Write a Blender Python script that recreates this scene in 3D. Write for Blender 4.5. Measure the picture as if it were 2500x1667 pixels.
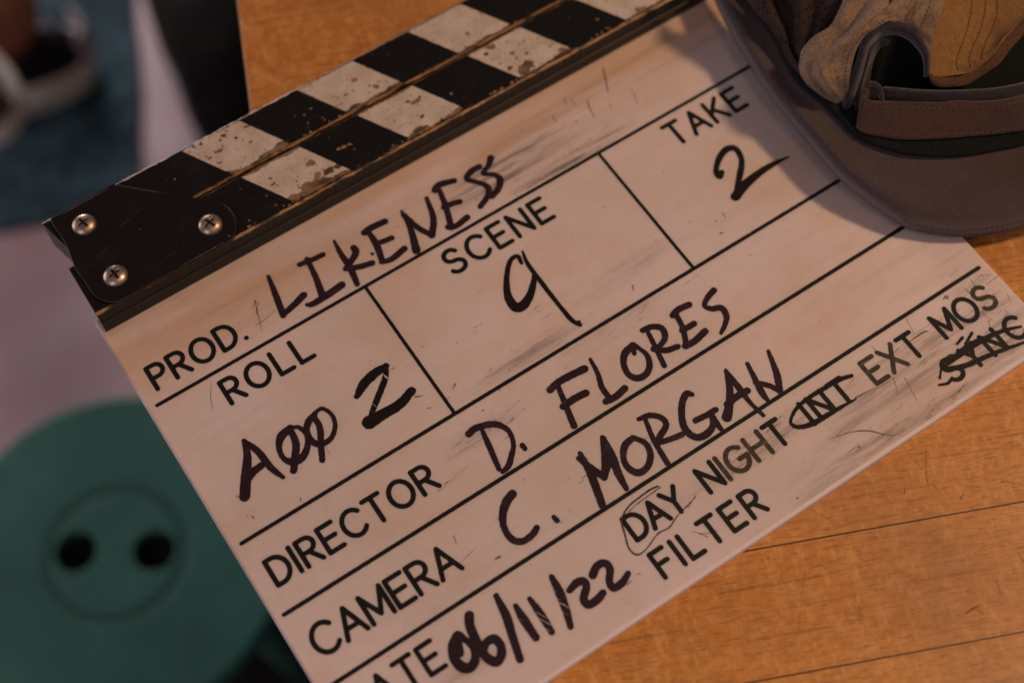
import bpy, math, random
import numpy as np
from mathutils import Vector, Matrix

# ------------------------------------------------------------------ camera, world, lamps, exposure
S = bpy.context.scene
for o in list(bpy.data.objects):
    bpy.data.objects.remove(o)
C = S.collection
MM = 0.001

cam_d = bpy.data.cameras.new('camera')
cam = bpy.data.objects.new('camera', cam_d); C.objects.link(cam)
S.camera = cam
cam.matrix_world = Matrix(((0.83267852, 0.49894709, -0.24020467, 0.0),
                           (-0.55368833, 0.74335336, -0.37530655, 0.0),
                           (-0.00870116, 0.44550823, 0.89523556, 0.461),
                           (0, 0, 0, 1)))
cam_d.sensor_width = 36.0
cam_d.lens = 50.88
cam_d.clip_start = 0.02
cam_d.clip_end = 50
cam_d.dof.use_dof = True
cam_d.dof.focus_distance = 0.498
cam_d.dof.aperture_fstop = 4.6

w = bpy.data.worlds.new('World'); S.world = w; w.use_nodes = True
bg = w.node_tree.nodes['Background']
bg.inputs[0].default_value = (0.86, 0.66, 0.76, 1)
bg.inputs[1].default_value = 0.115

def lamp(name, loc, target, size, power, color):
    d = bpy.data.lights.new(name, 'AREA'); d.shape = 'DISK'; d.size = size
    d.energy = power; d.color = color
    o = bpy.data.objects.new(name, d); C.objects.link(o)
    o.location = loc
    o.rotation_euler = (Vector(target) - Vector(loc)).to_track_quat('-Z', 'Y').to_euler()
    return o
lamp('warm_lamp', (0.92, -0.16, 1.12), (0.16, 0.16, 0), 0.15, 9.2, (1.0, 0.61, 0.35))
lamp('warm_lamp', (0.10, -0.42, 1.20), (0.16, 0.16, 0), 0.16, 1.0, (1.0, 0.58, 0.33))
lamp('window_or_fill_light', (0.30, 1.78, -0.16), (0.00, 0.75, -0.75), 0.5, 8.0, (1.0, 0.84, 0.88))  # added fill lamp, not a window: brightens the floor and shoes
lamp('window_or_fill_light', (-0.75, 1.25, 0.02), (-0.05, 0.65, -0.75), 0.6, 5.0, (1.0, 0.84, 0.90))  # another unseen fill lamp, added to lift the left of the floor
lamp('window_or_fill_light', (-1.15, -0.30, 0.85), (0.15, 0.2, 0), 0.7, 3.8, (0.90, 0.80, 1.0))

S.view_settings.view_transform = 'Standard'
S.view_settings.look = 'None'
S.view_settings.exposure = 0
S.view_settings.gamma = 1
S.render.engine = 'CYCLES'
try: S.view_settings.use_curve_mapping = False
except Exception: pass

# ------------------------------------------------------------------ measured data (board coordinates in mm)
DATA = {'tscr':[[[213.0,86.11,0.11],[212.6,79.17,0.12],[212.7,73.27,0.14]],
[[219.8,81.56,0.14],[212.8,73.2,0.18],[210.0,68.78,0.11]],
[[157.3,69.39,0.14],[149.9,62.24,0.09],[143.0,55.04,0.11]],
[[200.6,53.52,0.11],[191.3,50.97,0.07]],
[[203.0,73.08,0.21],[201.3,71.31,0.21]],
[[165.6,54.44,0.21],[165.0,52.96,0.14]],
[[164.3,50.35,0.11],[162.5,47.3,0.11]],
[[191.6,29.17,0.36],[194.8,29.14,0.5],[197.3,28.65,0.21]],
[[194.3,29.48,0.14],[196.3,26.21,0.36]],
[[207.1,31.74,0.14],[204.8,27.11,0.14]],
[[219.6,69.46,0.11],[227.9,61.4,0.07],[237.3,51.78,0.11]],
[[210.5,74.71,0.07],[212.2,66.9,0.11]],
[[213.8,49.48,0.07],[222.0,35.17,0.09]],
[[218.6,60.58,0.21],[216.4,60.0,0.29]],
[[171.4,85.98,0.07],[177.8,73.6,0.07]],
[[226.4,73.32,0.07],[232.5,60.8,0.07]],
[[219.6,35.24,0.14],[218.9,31.73,0.21]]],
'hand':{'LIKENESS':[[[63.9,261.9,0.57],[62.06,252.3,0.93],[60.49,245.0,0.86]],
[[60.8,245.5,0.86],[65.15,246.4,0.96],[70.62,248.1,1.07]],
[[75.72,259.8,0.79],[80.24,259.1,0.82],[84.73,258.7,0.86]],
[[79.06,260.4,0.71],[77.99,252.4,0.86],[76.06,244.0,1.07]],
[[69.65,244.1,0.57],[71.66,243.2,0.9],[77.62,243.4,1.1],[84.03,244.1,1.14]],
[[91.1,261.3,0.43],[90.38,255.0,0.79],[90.31,248.8,1.0],[88.87,241.2,0.79]],
[[95.58,254.9,1.0],[94.9,252.4,1.0],[88.8,249.0,0.86]],
[[88.8,249.0,0.93],[92.9,247.1,0.93],[97.88,245.7,0.93]],
[[99.82,249.1,0.43],[99.97,248.7,0.43]],
[[102.2,258.2,1.07],[105.2,258.6,1.04],[110.8,258.1,1.0]],
[[103.5,258.1,0.71],[103.1,251.3,1.0],[101.2,244.2,0.86]],
[[103.4,251.8,0.86],[106.1,251.2,0.86],[109.2,250.7,0.86]],
[[100.7,244.1,0.64],[104.5,243.2,0.93],[110.7,244.3,1.0]],
[[118.2,258.4,0.43],[117.1,250.6,0.86],[113.9,241.2,1.21]],
[[118.0,256.5,0.86],[119.5,249.0,0.86],[122.1,243.4,0.86]],
[[122.0,243.5,1.07],[126.3,249.3,0.93],[128.9,258.0,0.64]],
[[133.3,259.3,1.07],[136.2,260.3,1.07],[141.4,258.8,0.93]],
[[134.6,258.4,0.79],[132.9,251.3,0.86],[129.6,242.2,0.93]],
[[132.1,251.1,0.93],[135.6,250.7,0.93],[138.2,250.0,0.93]],
[[128.7,243.2,0.86],[131.3,241.9,0.93],[136.8,242.7,1.0]],
[[152.5,258.7,1.0],[149.0,258.7,1.0],[145.8,256.8,0.86],[148.3,253.3,0.79],[150.3,249.5,0.93],[148.3,246.3,0.93],[143.4,243.9,0.86]],
[[158.3,259.6,1.07],[155.9,257.4,0.86],[152.1,255.4,0.71],[155.1,252.9,0.79],[156.0,249.8,1.0],[153.2,246.7,1.0],[149.3,245.2,0.93]]],
'2 (take)':[[[226.4,206.2,0.79],[224.5,205.2,1.0],[224.9,207.9,0.79],[229.3,211.6,0.93],[234.1,213.3,1.07],[236.9,211.6,0.93],[235.8,206.4,0.86],[231.0,201.3,0.93],[223.6,194.7,0.57]],
[[224.0,194.8,1.43],[229.1,196.7,1.43],[236.4,198.0,1.14],[244.0,198.3,0.86],[251.0,197.7,0.29]]],
'9':[[[142.7,215.5,0.5],[143.1,218.7,0.57],[139.9,218.6,0.64],[135.2,213.9,0.71],[131.3,207.3,1.0],[130.8,202.3,1.29],[133.0,200.8,1.36],[137.3,202.5,1.07],[141.8,206.4,0.79],[144.2,209.4,0.57]],
[[145.7,219.4,0.29],[144.4,214.0,0.57],[144.2,205.6,0.64],[144.2,195.6,0.57],[144.4,190.1,0.5],[144.8,185.7,0.5]],
[[144.4,198.2,0.5],[144.3,192.2,0.57],[144.6,186.3,0.64],[146.0,183.2,0.57]],
[[146.6,184.6,0.29],[145.9,182.7,0.21]]],
'2 (roll)':[[[66.08,203.3,0.79],[70.09,205.9,1.29],[75.44,207.4,1.36],[80.42,207.7,0.93]],
[[80.55,207.6,0.64],[77.52,203.5,0.86],[70.69,198.0,0.86],[65.02,193.3,0.57]],
[[64.57,192.6,1.93],[70.26,192.6,1.57],[76.59,192.6,1.43],[82.75,194.6,1.21]]],
'A00':[[[25.58,210.7,0.57],[23.77,205.0,1.07],[19.47,198.3,1.36],[16.04,192.8,1.43]],
[[25.52,210.6,0.64],[27.61,204.5,0.93],[28.35,197.1,0.93],[30.06,191.6,0.57]],
[[19.19,197.5,1.14],[22.68,198.9,1.07],[25.99,199.4,1.0]],
[[40.99,205.9,1.0],[37.1,205.0,1.21],[34.4,202.0,0.79],[33.57,197.7,0.71],[35.51,194.7,1.07],[38.87,194.2,1.07],[42.42,196.6,0.86],[44.37,200.5,0.64],[43.59,204.5,0.57],[40.99,205.9,0.57]],
[[40.78,205.0,0.79],[39.76,199.8,1.0],[36.88,195.5,1.0],[34.25,191.7,0.93]],
[[50.4,205.6,0.86],[47.38,204.4,1.0],[45.18,201.7,0.79],[44.84,197.1,0.86],[47.21,194.8,0.93],[51.05,195.0,0.71],[54.38,198.3,0.64],[55.33,202.3,0.57],[53.83,206.1,0.57],[50.7,206.1,0.57]],
[[49.96,204.8,0.71],[49.47,200.2,0.86],[46.57,194.5,0.86],[44.18,189.6,0.79]]],
'D.':[[[90.64,170.0,1.0],[93.71,170.5,1.0],[99.79,168.3,0.93],[102.5,163.6,0.71],[101.2,158.5,0.64],[98.31,155.3,0.79],[95.36,152.8,0.86],[92.65,152.1,0.64]],
[[95.11,168.5,0.57],[93.97,162.6,0.79],[92.12,153.6,0.71]],
[[103.5,156.3,0.79],[103.5,154.8,0.64]]],
'FLORES':[[[122.9,168.2,1.0],[126.6,169.0,1.05],[132.1,168.8,1.1],[137.3,168.2,1.14]],
[[125.9,167.5,0.71],[124.1,160.3,0.82],[122.1,152.5,0.93]],
[[123.2,160.5,1.0],[128.0,160.8,1.04],[132.5,160.4,1.07]],
[[141.2,170.1,0.5],[140.2,164.1,0.69],[138.4,159.1,0.81],[138.2,154.3,0.86]],
[[136.5,153.9,1.0],[140.5,153.5,1.0],[144.7,154.3,1.0]],
[[156.8,166.2,1.0],[152.8,165.3,1.07],[149.9,162.2,0.86],[148.9,157.8,0.86],[151.0,154.8,1.0],[154.6,154.8,0.93],[157.4,157.2,0.86],[158.6,160.7,0.71],[157.9,163.9,0.64],[156.8,166.2,0.86],[155.3,163.3,0.64]],
[[163.1,169.0,0.86],[166.4,168.5,0.9],[169.1,166.1,0.91],[168.1,162.6,0.87],[165.1,161.0,0.8],[162.0,161.0,0.71]],
[[164.2,167.6,0.64],[162.9,161.3,0.71],[161.2,153.7,0.79]],
[[162.0,161.0,0.93],[165.3,158.1,0.89],[169.5,157.1,0.86]],
[[175.4,167.9,0.93],[178.3,168.7,0.96],[182.7,168.2,1.0]],
[[176.5,167.3,0.79],[175.3,161.7,0.79],[172.3,155.8,0.79]],
[[174.7,161.2,0.93],[179.6,161.1,0.93]],
[[171.9,155.7,1.0],[175.8,155.5,1.0],[181.1,156.5,1.0]],
[[193.6,167.9,0.93],[190.3,166.9,0.86],[187.1,164.9,0.71],[188.4,162.4,0.86],[191.5,160.7,0.93],[191.1,157.2,0.86],[188.4,154.6,0.71],[185.4,152.9,0.57]]],
'C.':[[[90.96,143.7,1.14],[87.49,142.3,1.21],[83.97,139.0,1.0],[82.0,134.7,0.86],[82.15,130.4,0.93],[84.57,128.1,0.93],[88.22,128.1,0.93],[91.05,129.3,0.86]],
[[97.93,129.3,0.64],[98.04,127.6,0.71]]],
'MORGAN':[[[118.1,143.1,0.64],[117.1,136.1,1.07],[115.5,130.0,1.07],[113.6,123.6,1.0]],
[[116.6,141.9,0.64],[118.3,136.0,1.0],[119.8,131.8,0.86]],
[[119.8,131.4,0.93],[123.9,135.9,1.29],[127.7,143.7,0.64]],
[[127.7,143.3,0.79],[126.5,136.3,1.07],[124.7,130.3,1.07],[123.7,124.0,0.71]],
[[136.2,137.7,0.86],[132.3,136.9,1.0],[129.1,133.2,0.79],[128.7,129.1,0.93],[130.7,126.2,1.0],[134.5,126.6,0.93],[137.7,129.6,0.86],[138.6,133.8,0.79],[136.5,137.6,0.71]],
[[141.9,142.2,0.64],[145.9,141.3,0.81],[148.8,138.1,0.81],[148.3,135.1,0.84],[144.5,133.2,0.9],[142.1,131.8,0.79]],
[[143.7,140.8,0.64],[141.7,133.2,0.71],[140.5,123.7,0.79]],
[[141.9,131.6,0.79],[146.3,130.3,0.82],[150.9,129.4,0.86]],
[[162.7,139.4,0.64],[161.2,140.8,0.93],[157.7,138.6,0.93],[154.3,134.0,0.93],[152.9,129.7,1.0],[154.3,125.8,1.0],[157.9,124.9,1.07],[161.5,126.2,0.86],[163.8,129.9,0.71]],
[[157.8,131.0,0.86],[162.1,130.5,0.86],[165.9,130.4,0.86]],
[[163.5,128.6,0.79],[163.1,125.2,0.79],[163.1,122.3,0.5]],
[[177.9,140.4,0.5],[175.1,134.5,0.93],[171.2,129.5,1.07],[167.4,126.0,1.36]],
[[177.7,139.7,0.64],[177.6,132.8,0.93],[177.4,126.1,0.64],[178.2,119.6,0.57]],
[[170.5,129.8,1.0],[175.6,130.3,1.0],[179.3,130.0,1.0]],
[[185.7,138.2,0.57],[184.3,132.2,0.79],[183.1,126.8,0.93],[182.9,123.2,0.57]],
[[183.6,130.7,0.79],[186.6,127.6,0.79],[188.5,123.9,0.79]],
[[188.6,123.8,0.93],[191.8,129.5,0.93],[194.8,138.0,0.5]]],
'06/11/22':[[[49.52,113.5,1.0],[46.92,111.6,1.29],[45.0,108.0,1.21],[45.46,104.4,1.36],[47.59,102.7,1.29],[50.31,103.9,1.14],[51.69,107.2,0.79],[51.12,110.9,0.86],[49.52,113.5,1.21],[47.34,108.3,1.07]],
[[56.46,116.9,1.21],[54.72,113.7,1.21],[53.96,109.3,1.16],[53.56,104.1,1.14],[54.12,101.3,1.23],[55.62,99.54,1.25],[58.19,100.7,1.16],[59.52,103.5,1.11],[58.81,106.2,1.19],[55.98,106.4,1.09],[53.63,104.7,1.21]],
[[67.23,117.6,0.71],[66.31,110.3,1.14],[64.31,103.6,1.07],[62.16,96.08,1.0]],
[[70.6,111.3,0.64],[70.35,106.3,1.14],[70.27,99.02,1.0]],
[[75.72,110.7,0.64],[75.82,104.5,1.0],[75.52,97.66,0.79]],
[[85.75,112.8,0.71],[84.96,107.2,1.14],[83.41,101.3,1.0],[81.48,95.7,0.79]],
[[88.0,105.8,0.86],[91.34,106.6,1.07],[93.6,105.8,1.0],[93.12,103.6,1.0],[90.31,101.1,1.07],[90.38,98.53,1.07],[93.59,98.26,1.07],[96.54,99.11,0.93]],
[[97.16,105.8,1.07],[100.1,107.5,1.07],[102.8,107.0,1.0],[103.0,104.3,1.0],[100.5,101.2,0.93],[100.4,98.62,1.07],[103.7,98.44,1.0],[107.0,99.85,0.79]]]},'rings':{'loop around DAY':[[[132.9,118.9,0.29],[130.0,119.3,0.36],[126.0,119.1,0.29],[120.8,118.5,0.29],[116.1,116.0,0.29],[113.9,111.1,0.25],[112.3,106.6,0.29],[113.1,103.5,0.29],[116.8,103.2,0.21],[123.0,105.4,0.21],[127.5,105.1,0.21],[132.3,106.8,0.18],[140.9,108.7,0.14]],
[[133.3,118.1,0.18],[129.0,117.9,0.17],[123.3,117.6,0.15],[119.6,116.9,0.14]]],
'loop around INT':[[[212.9,114.4,0.71],[208.6,115.5,0.86],[202.5,115.9,0.86],[196.3,116.1,0.79],[190.3,115.6,0.71],[186.1,113.9,0.57],[184.2,111.9,0.57],[185.4,109.5,0.79],[189.7,107.9,1.0],[195.7,107.5,0.93],[201.8,107.2,0.71],[208.4,106.7,0.29]]],
'strike over SYNC':[[[235.7,94.85,0.43],[238.6,93.69,0.57],[241.2,94.44,0.5]],
[[237.6,96.66,0.43],[241.5,100.0,0.29],[245.9,101.4,0.36],[248.2,100.2,0.29]],
[[242.2,99.2,0.64],[245.9,99.66,1.07],[252.0,99.86,1.29],[258.1,99.62,1.07],[264.0,99.1,0.93],[269.4,97.9,0.71],[274.4,96.07,0.5]],
[[241.6,98.53,0.64],[244.8,96.55,1.0],[249.7,94.96,1.0],[255.4,94.17,0.93],[262.6,92.76,0.79],[271.1,90.68,0.5]],
[[251.3,103.3,0.43],[254.5,104.2,0.57]],
[[253.7,101.8,0.36],[256.1,102.7,0.5],[258.5,103.7,0.57]],
[[250.4,100.9,0.43],[255.2,100.7,0.86],[259.9,100.2,0.57]]]},'scr':[[[217.4,270.2,0.21],[215.0,265.2,0.29],[212.1,259.4,0.14]],
[[203.5,261.1,0.21],[201.9,256.9,0.21],[201.5,253.1,0.11]],
[[220.7,256.0,0.11],[218.7,249.1,0.14]],
[[198.5,264.5,0.18],[198.3,261.7,0.14]],
[[196.6,267.0,0.13],[195.4,262.4,0.07]],
[[209.8,255.1,0.11],[208.9,252.2,0.07]],
[[188.2,262.6,0.14],[187.9,259.3,0.14]],
[[194.4,256.1,0.14],[194.4,254.4,0.14]],
[[55.11,256.1,0.14],[53.26,250.5,0.16],[51.21,244.0,0.07]],
[[52.87,253.8,0.09],[55.34,256.0,0.09],[52.8,250.8,0.09],[55.96,254.8,0.09]],
[[49.81,247.2,0.07],[53.66,247.2,0.11],[58.91,248.6,0.07]],
[[66.78,142.4,0.14],[65.97,139.7,0.07]],
[[31.11,182.0,0.14],[30.77,180.7,0.11]],
[[31.26,182.0,0.14],[30.87,180.6,0.07]],
[[13.77,194.7,0.14],[14.21,193.9,0.21]],
[[215.9,191.8,0.21],[215.6,189.8,0.14]],
[[209.8,185.4,0.29],[210.9,185.2,0.21]],
[[202.9,195.7,0.13],[204.6,195.4,0.07]],
[[211.5,191.0,0.14],[211.5,190.1,0.14]],
[[170.6,185.7,0.29],[169.5,183.8,0.11]],
[[180.9,218.5,0.21],[181.0,218.2,0.21]],
[[224.3,105.9,0.11],[221.7,99.73,0.07]],
[[227.6,103.7,0.13],[225.4,94.3,0.07]],
[[243.1,121.0,0.11],[241.5,114.5,0.07]],
[[226.0,119.4,0.09],[226.3,116.6,0.09]],
[[237.2,113.3,0.11],[244.0,113.5,0.36],[246.2,113.0,0.21]],
[[272.5,120.1,0.13],[272.1,116.1,0.13]],
[[268.4,118.5,0.16],[268.6,115.7,0.16]],
[[275.6,119.4,0.1],[277.3,119.3,0.1],[279.7,117.4,0.1]],
[[276.0,115.6,0.11],[282.2,115.7,0.11]],
[[274.2,104.2,0.11],[275.0,100.2,0.11]],
[[279.4,108.4,0.1],[278.1,105.1,0.1]],
[[259.0,119.3,0.14],[260.8,120.2,0.24],[260.4,118.9,0.24],[261.8,119.5,0.14]],
[[267.3,108.2,0.11],[267.1,104.9,0.09],[265.0,101.5,0.07]],
[[191.1,100.3,0.07],[198.8,98.28,0.14],[204.1,95.43,0.25],[207.4,91.89,0.21],[210.8,88.45,0.07]],
[[208.7,107.2,0.29],[218.1,106.1,0.07]],
[[133.9,98.88,0.07],[136.1,95.45,0.14]],
[[113.4,135.3,0.13],[116.5,135.4,0.13]],
[[111.2,134.6,0.09],[113.8,134.4,0.09]],
[[137.0,134.9,0.11],[140.1,135.3,0.11]],
[[137.1,130.7,0.11],[140.6,133.2,0.11]],
[[98.18,127.5,0.11],[99.19,125.9,0.11]],
[[99.03,174.7,0.18],[99.84,174.7,0.18]],
[[95.26,187.3,0.14],[97.01,188.4,0.14]],
[[136.8,107.2,0.14],[141.9,109.4,0.07]],
[[132.8,99.99,0.07],[136.0,96.85,0.11],[140.3,95.32,0.07]],
[[94.89,187.2,0.11],[97.05,188.2,0.11]],
[[26.62,236.2,0.07],[23.68,231.0,0.11],[22.25,226.9,0.07]],
[[47.74,193.1,0.07],[47.19,189.3,0.06]],
[[66.86,142.3,0.11],[65.9,139.4,0.11]],
[[14.64,185.5,0.21],[14.89,184.3,0.21]],
[[73.75,128.0,0.21],[75.38,127.9,0.43]],
[[104.6,97.16,0.21],[106.5,97.17,0.14]],
[[109.0,98.03,0.11],[110.6,97.61,0.11]],
[[82.65,192.1,0.29],[85.05,190.9,0.11]],
[[83.89,186.0,0.21],[84.94,185.6,0.21]],
[[146.3,118.0,0.07],[150.9,109.2,0.11]],
[[197.9,92.49,0.36],[197.9,92.31,0.36]],
[[169.0,89.64,0.36],[169.1,89.52,0.36]]],
'printed':[['PROD.',10.1,45.25,244.4,9.2],['ROLL',28.9,61.63,225.2,9.3],['SCENE',120.1,163.5,225.2,9.6],['TAKE',219.6,253.0,225.1,9.6],['DIRECTOR',10.3,72.2,159.8,9.4],['CAMERA',10.17,63.07,131.5,10.2],['DAY',116.2,137.1,107.4,8.7],['NIGHT',146.4,180.7,107.3,9.0],['INT',190.8,208.8,107.4,8.8],['EXT',218.2,240.3,107.2,9.2],['MOS',249.9,274.3,107.3,9.2],['FILTER',116.4,158.4,92.1,9.0],['SYNC',240.8,275.3,92.7,8.4],['DATE',None,41.51,107.5,9.34]],
'lines':{'L1':[6.82,300,238.9],'L2':[7.15,300,179.0],'L3':[6.94,300,150.3],'L4':[2.8,278.3,122.2]},'chips':[[77.73,316.2,0.95],[80.95,312.9,0.67],[84.58,308.2,0.6],[75.59,315.0,0.5],[86.35,315.1,0.6],[73.36,310.9,0.8],[71.7,311.1,0.55],[68.66,310.3,0.62],[67.88,311.6,0.35],[70.85,309.2,0.3],[70.35,306.4,0.37],[78.44,308.6,0.3],[69.02,317.5,0.7],[66.05,318.0,0.55],[79.5,317.3,0.45],[87.29,314.7,0.45],[97.91,287.6,1.05],[97.9,282.5,0.75],[82.77,290.1,0.55],[83.09,288.1,0.3],[83.4,286.0,0.3],[81.38,287.4,0.3],[90.05,283.8,0.3],[85.7,312.3,0.25],[85.12,316.1,0.3],[66.55,316.8,0.35],[65.81,314.3,0.3],[130.7,310.9,0.94],[136.0,303.8,1.01],[134.0,305.3,0.44],[124.5,306.6,0.41],[142.1,291.1,0.88],[143.4,289.4,0.75],[145.5,289.7,0.88],[147.3,290.3,0.69],[143.1,282.4,0.75],[141.7,283.8,0.41],[133.4,286.4,0.38],[177.9,305.2,0.69],[181.8,295.1,1.41],[178.7,293.1,0.88],[187.1,288.0,0.94],[187.0,285.1,0.57],[182.3,282.7,0.82],[191.6,284.7,0.57],[192.2,286.8,0.31],[188.3,280.1,2.36],[185.8,278.8,1.89],[153.2,278.5,0.31],[134.1,292.1,0.28],[135.6,283.1,0.28],[135.9,312.3,0.25],[139.7,277.2,2.2],[137.4,277.3,1.89],[141.3,276.1,1.57],[97.68,287.6,1.48],[101.8,281.1,1.63],[98.48,282.2,0.89],[106.1,280.9,1.33],[97.16,277.7,2.96],[92.04,277.9,3.33],[100.1,276.8,2.22],[85.87,277.8,1.85],[97.26,280.9,1.04],[82.67,287.4,0.67],[198.3,303.8,0.59],[205.9,276.4,1.33],[203.5,278.6,1.04],[201.2,276.6,1.04],[238.7,277.8,1.33],[241.0,277.5,0.89]],
'bare':[[107.0,307.5,0.55],[103.9,309.0,0.4],[105.2,301.8,0.85],[105.1,299.6,0.55],[112.2,301.3,0.5],[106.4,303.7,0.3],[79.12,279.0,0.7],[81.16,277.4,0.45],[53.7,309.5,0.45],[112.0,302.6,0.3],[157.4,285.1,0.57],[127.4,277.2,0.75],[112.2,287.0,1.1],[114.5,286.9,0.94],[109.9,287.4,0.63],[174.8,276.4,0.69],[114.7,284.1,0.31],[223.0,283.2,0.81],[217.5,280.5,0.44],[214.1,289.5,0.3]],
'plate':[[10.73,318.6],[32.27,319.3],[35.66,317.3],[48.32,304.9],[58.34,294.9],[62.71,290.0],[64.25,285.8],[63.75,281.4],[61.33,276.8],[55.98,274.1],[38.58,274.3],[26.53,274.9],[15.37,274.5],[10.87,276.4],[7.9,281.4],[7.48,289.2],[7.19,295.4],[8.69,306.7],[8.42,317.4]],
'cap':{'brim':[[[274.2,281.0,11.27],[270.4,268.7,10.97],[267.5,258.8,10.66],[265.1,248.7,10.36],[263.2,237.4,10.32],[261.0,225.7,10.15],[259.8,212.7,9.98],[259.2,196.9,9.82],[258.7,179.7,9.65],[260.5,168.1,9.11],[263.0,157.7,8.91],[266.0,148.9,8.72],[271.7,141.7,8.52],[278.1,136.2,8.52],[285.3,131.7,8.53],[293.2,128.0,8.53],[301.4,125.2,8.53],[313.8,122.0,9.65],[328.5,121.8,10.77]],
[[273.5,280.1,12.6],[269.6,267.8,12.38],[266.7,257.9,12.16],[264.4,247.8,11.95],[262.5,236.5,11.87],[260.3,224.9,11.66],[259.1,211.9,11.46],[258.6,196.3,11.26],[258.1,179.2,11.05],[259.9,167.8,10.47],[262.5,157.5,10.08],[265.6,148.9,9.69],[271.4,141.7,9.3],[277.8,136.3,9.24],[285.1,131.8,9.19],[293.1,128.1,9.13],[301.3,125.4,9.08],[313.7,122.2,10.26],[328.3,121.9,11.44]],
[[272.6,278.8,14.42],[268.7,266.5,14.32],[265.8,256.6,14.21],[263.4,246.4,14.11],[261.5,235.2,13.98],[259.3,223.7,13.73],[258.2,210.9,13.48],[257.8,195.5,13.23],[257.4,178.7,12.98],[259.2,167.4,12.35],[261.9,157.4,11.7],[265.2,148.9,11.05],[271.1,141.9,10.4],[277.6,136.5,10.27],[284.9,132.1,10.13],[292.9,128.4,10.0],[301.2,125.7,9.87],[313.6,122.4,11.13],[328.1,122.1,12.4]],
[[270.7,275.9,18.5],[266.8,263.4,18.64],[264.0,253.4,18.78],[261.6,243.2,18.92],[259.6,232.1,18.72],[257.6,220.8,18.38],[256.8,208.4,18.04],[256.4,193.8,17.7],[256.1,177.8,17.36],[258.1,167.1,16.66],[261.2,157.6,15.51],[264.8,149.7,14.35],[271.0,143.1,13.2],[277.5,137.8,12.92],[284.9,133.4,12.63],[293.0,129.8,12.35],[301.6,127.1,12.07],[313.8,123.8,13.51],[328.0,123.3,14.96]],
[[269.7,273.3,21.62],[266.0,260.7,21.92],[263.4,250.7,22.23],[261.1,240.3,22.53],[258.9,229.3,22.32],[256.9,218.2,21.95],[256.4,206.3,21.58],[256.3,192.7,21.21],[256.1,177.7,20.84],[258.1,167.7,20.13],[261.5,158.9,18.72],[265.4,151.5,17.31],[271.6,145.3,15.9],[278.2,140.1,15.54],[285.7,135.9,15.19],[293.8,132.3,14.83],[302.8,129.4,14.47],[314.8,126.1,16.04],[328.8,125.5,17.6]],
[[270.2,272.0,22.56],[266.7,259.2,22.88],[264.6,249.2,23.19],[262.4,238.7,23.51],[259.9,227.6,23.37],[258.0,216.6,23.05],[257.8,205.2,22.74],[257.8,192.6,22.43],[257.6,178.8,22.11],[259.6,169.4,21.47],[263.1,161.1,20.21],[267.1,154.2,18.96],[273.1,148.4,17.7],[279.8,143.2,17.39],[287.3,139.0,17.08],[295.4,135.5,16.77],[304.7,132.4,16.46],[316.7,129.0,18.03],[330.6,128.3,19.6]],
[[272.4,271.3,21.8],[269.5,258.2,21.98],[268.1,248.2,22.16],[266.4,237.6,22.34],[263.3,226.2,22.4],[261.3,215.3,22.26],[261.6,204.6,22.12],[261.9,193.6,21.98],[261.7,181.5,21.84],[263.8,173.3,21.4],[267.2,165.7,20.8],[271.0,159.4,20.2],[276.5,154.0,19.6],[283.2,148.9,19.49],[290.6,144.7,19.38],[298.7,141.2,19.27],[308.4,137.7,19.16],[320.5,134.3,20.62],[334.3,133.4,22.08]],
[[274.0,269.7,22.35],[271.6,256.3,22.48],[270.9,246.4,22.6],[269.6,235.5,22.73],[265.9,224.0,22.96],[263.9,213.1,22.95],[264.8,203.2,22.95],[265.3,194.0,22.95],[265.1,183.8,22.94],[267.3,176.8,22.67],[270.8,170.1,22.53],[274.6,164.6,22.39],[279.6,159.7,22.25],[286.3,154.7,22.28],[293.7,150.4,22.31],[301.8,146.9,22.34],[312.1,143.1,22.37],[324.1,139.7,23.79],[337.7,138.6,25.2]],
[[276.0,269.1,21.55],[274.1,255.6,21.55],[274.0,245.7,21.55],[273.0,234.7,21.56],[268.8,222.9,21.96],[266.8,212.1,22.1],[268.1,202.8,22.25],[268.9,195.0,22.4],[268.7,186.2,22.54],[270.9,180.2,22.44],[274.3,174.1,22.88],[277.9,169.1,23.31],[282.6,164.5,23.75],[289.2,159.5,23.96],[296.5,155.2,24.16],[304.5,151.7,24.37],[315.3,147.6,24.58],[327.3,144.1,25.89],[340.9,142.9,27.12]],
[[278.6,269.2,19.75],[277.2,255.5,19.56],[277.9,245.6,19.37],[277.2,234.4,19.18],[272.5,222.5,19.79],[270.4,211.6,20.12],[272.1,202.8,20.45],[273.1,196.4,20.78],[272.9,189.1,21.11],[275.1,184.0,21.22],[278.4,178.4,22.4],[281.8,173.8,23.57],[285.8,169.5,24.75],[292.4,164.4,25.18],[299.6,160.1,25.61],[307.6,156.6,26.04],[318.7,152.2,26.48],[331.0,148.7,27.4],[344.9,147.5,28.12]]],
'sweat':[[[272.3,267.2,25.2],[270.4,253.9,25.2],[270.2,244.1,25.2],[269.1,233.2,25.2],[265.3,221.8,25.2],[263.4,211.1,25.2],[264.7,201.7,25.2],[265.4,193.7,25.2],[265.3,184.7,25.2],[267.4,178.3,25.2],[271.0,172.2,25.2],[274.8,167.2,25.2],[279.7,162.7,25.2],[286.5,157.8,25.2],[293.9,153.6,25.2],[302.0,150.2,25.2],[312.7,146.2,25.2],[325.7,143.2,25.2],[340.3,142.4,25.2]],  # outline of dark_gap_strip, the painted shade along brim and strap
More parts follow.
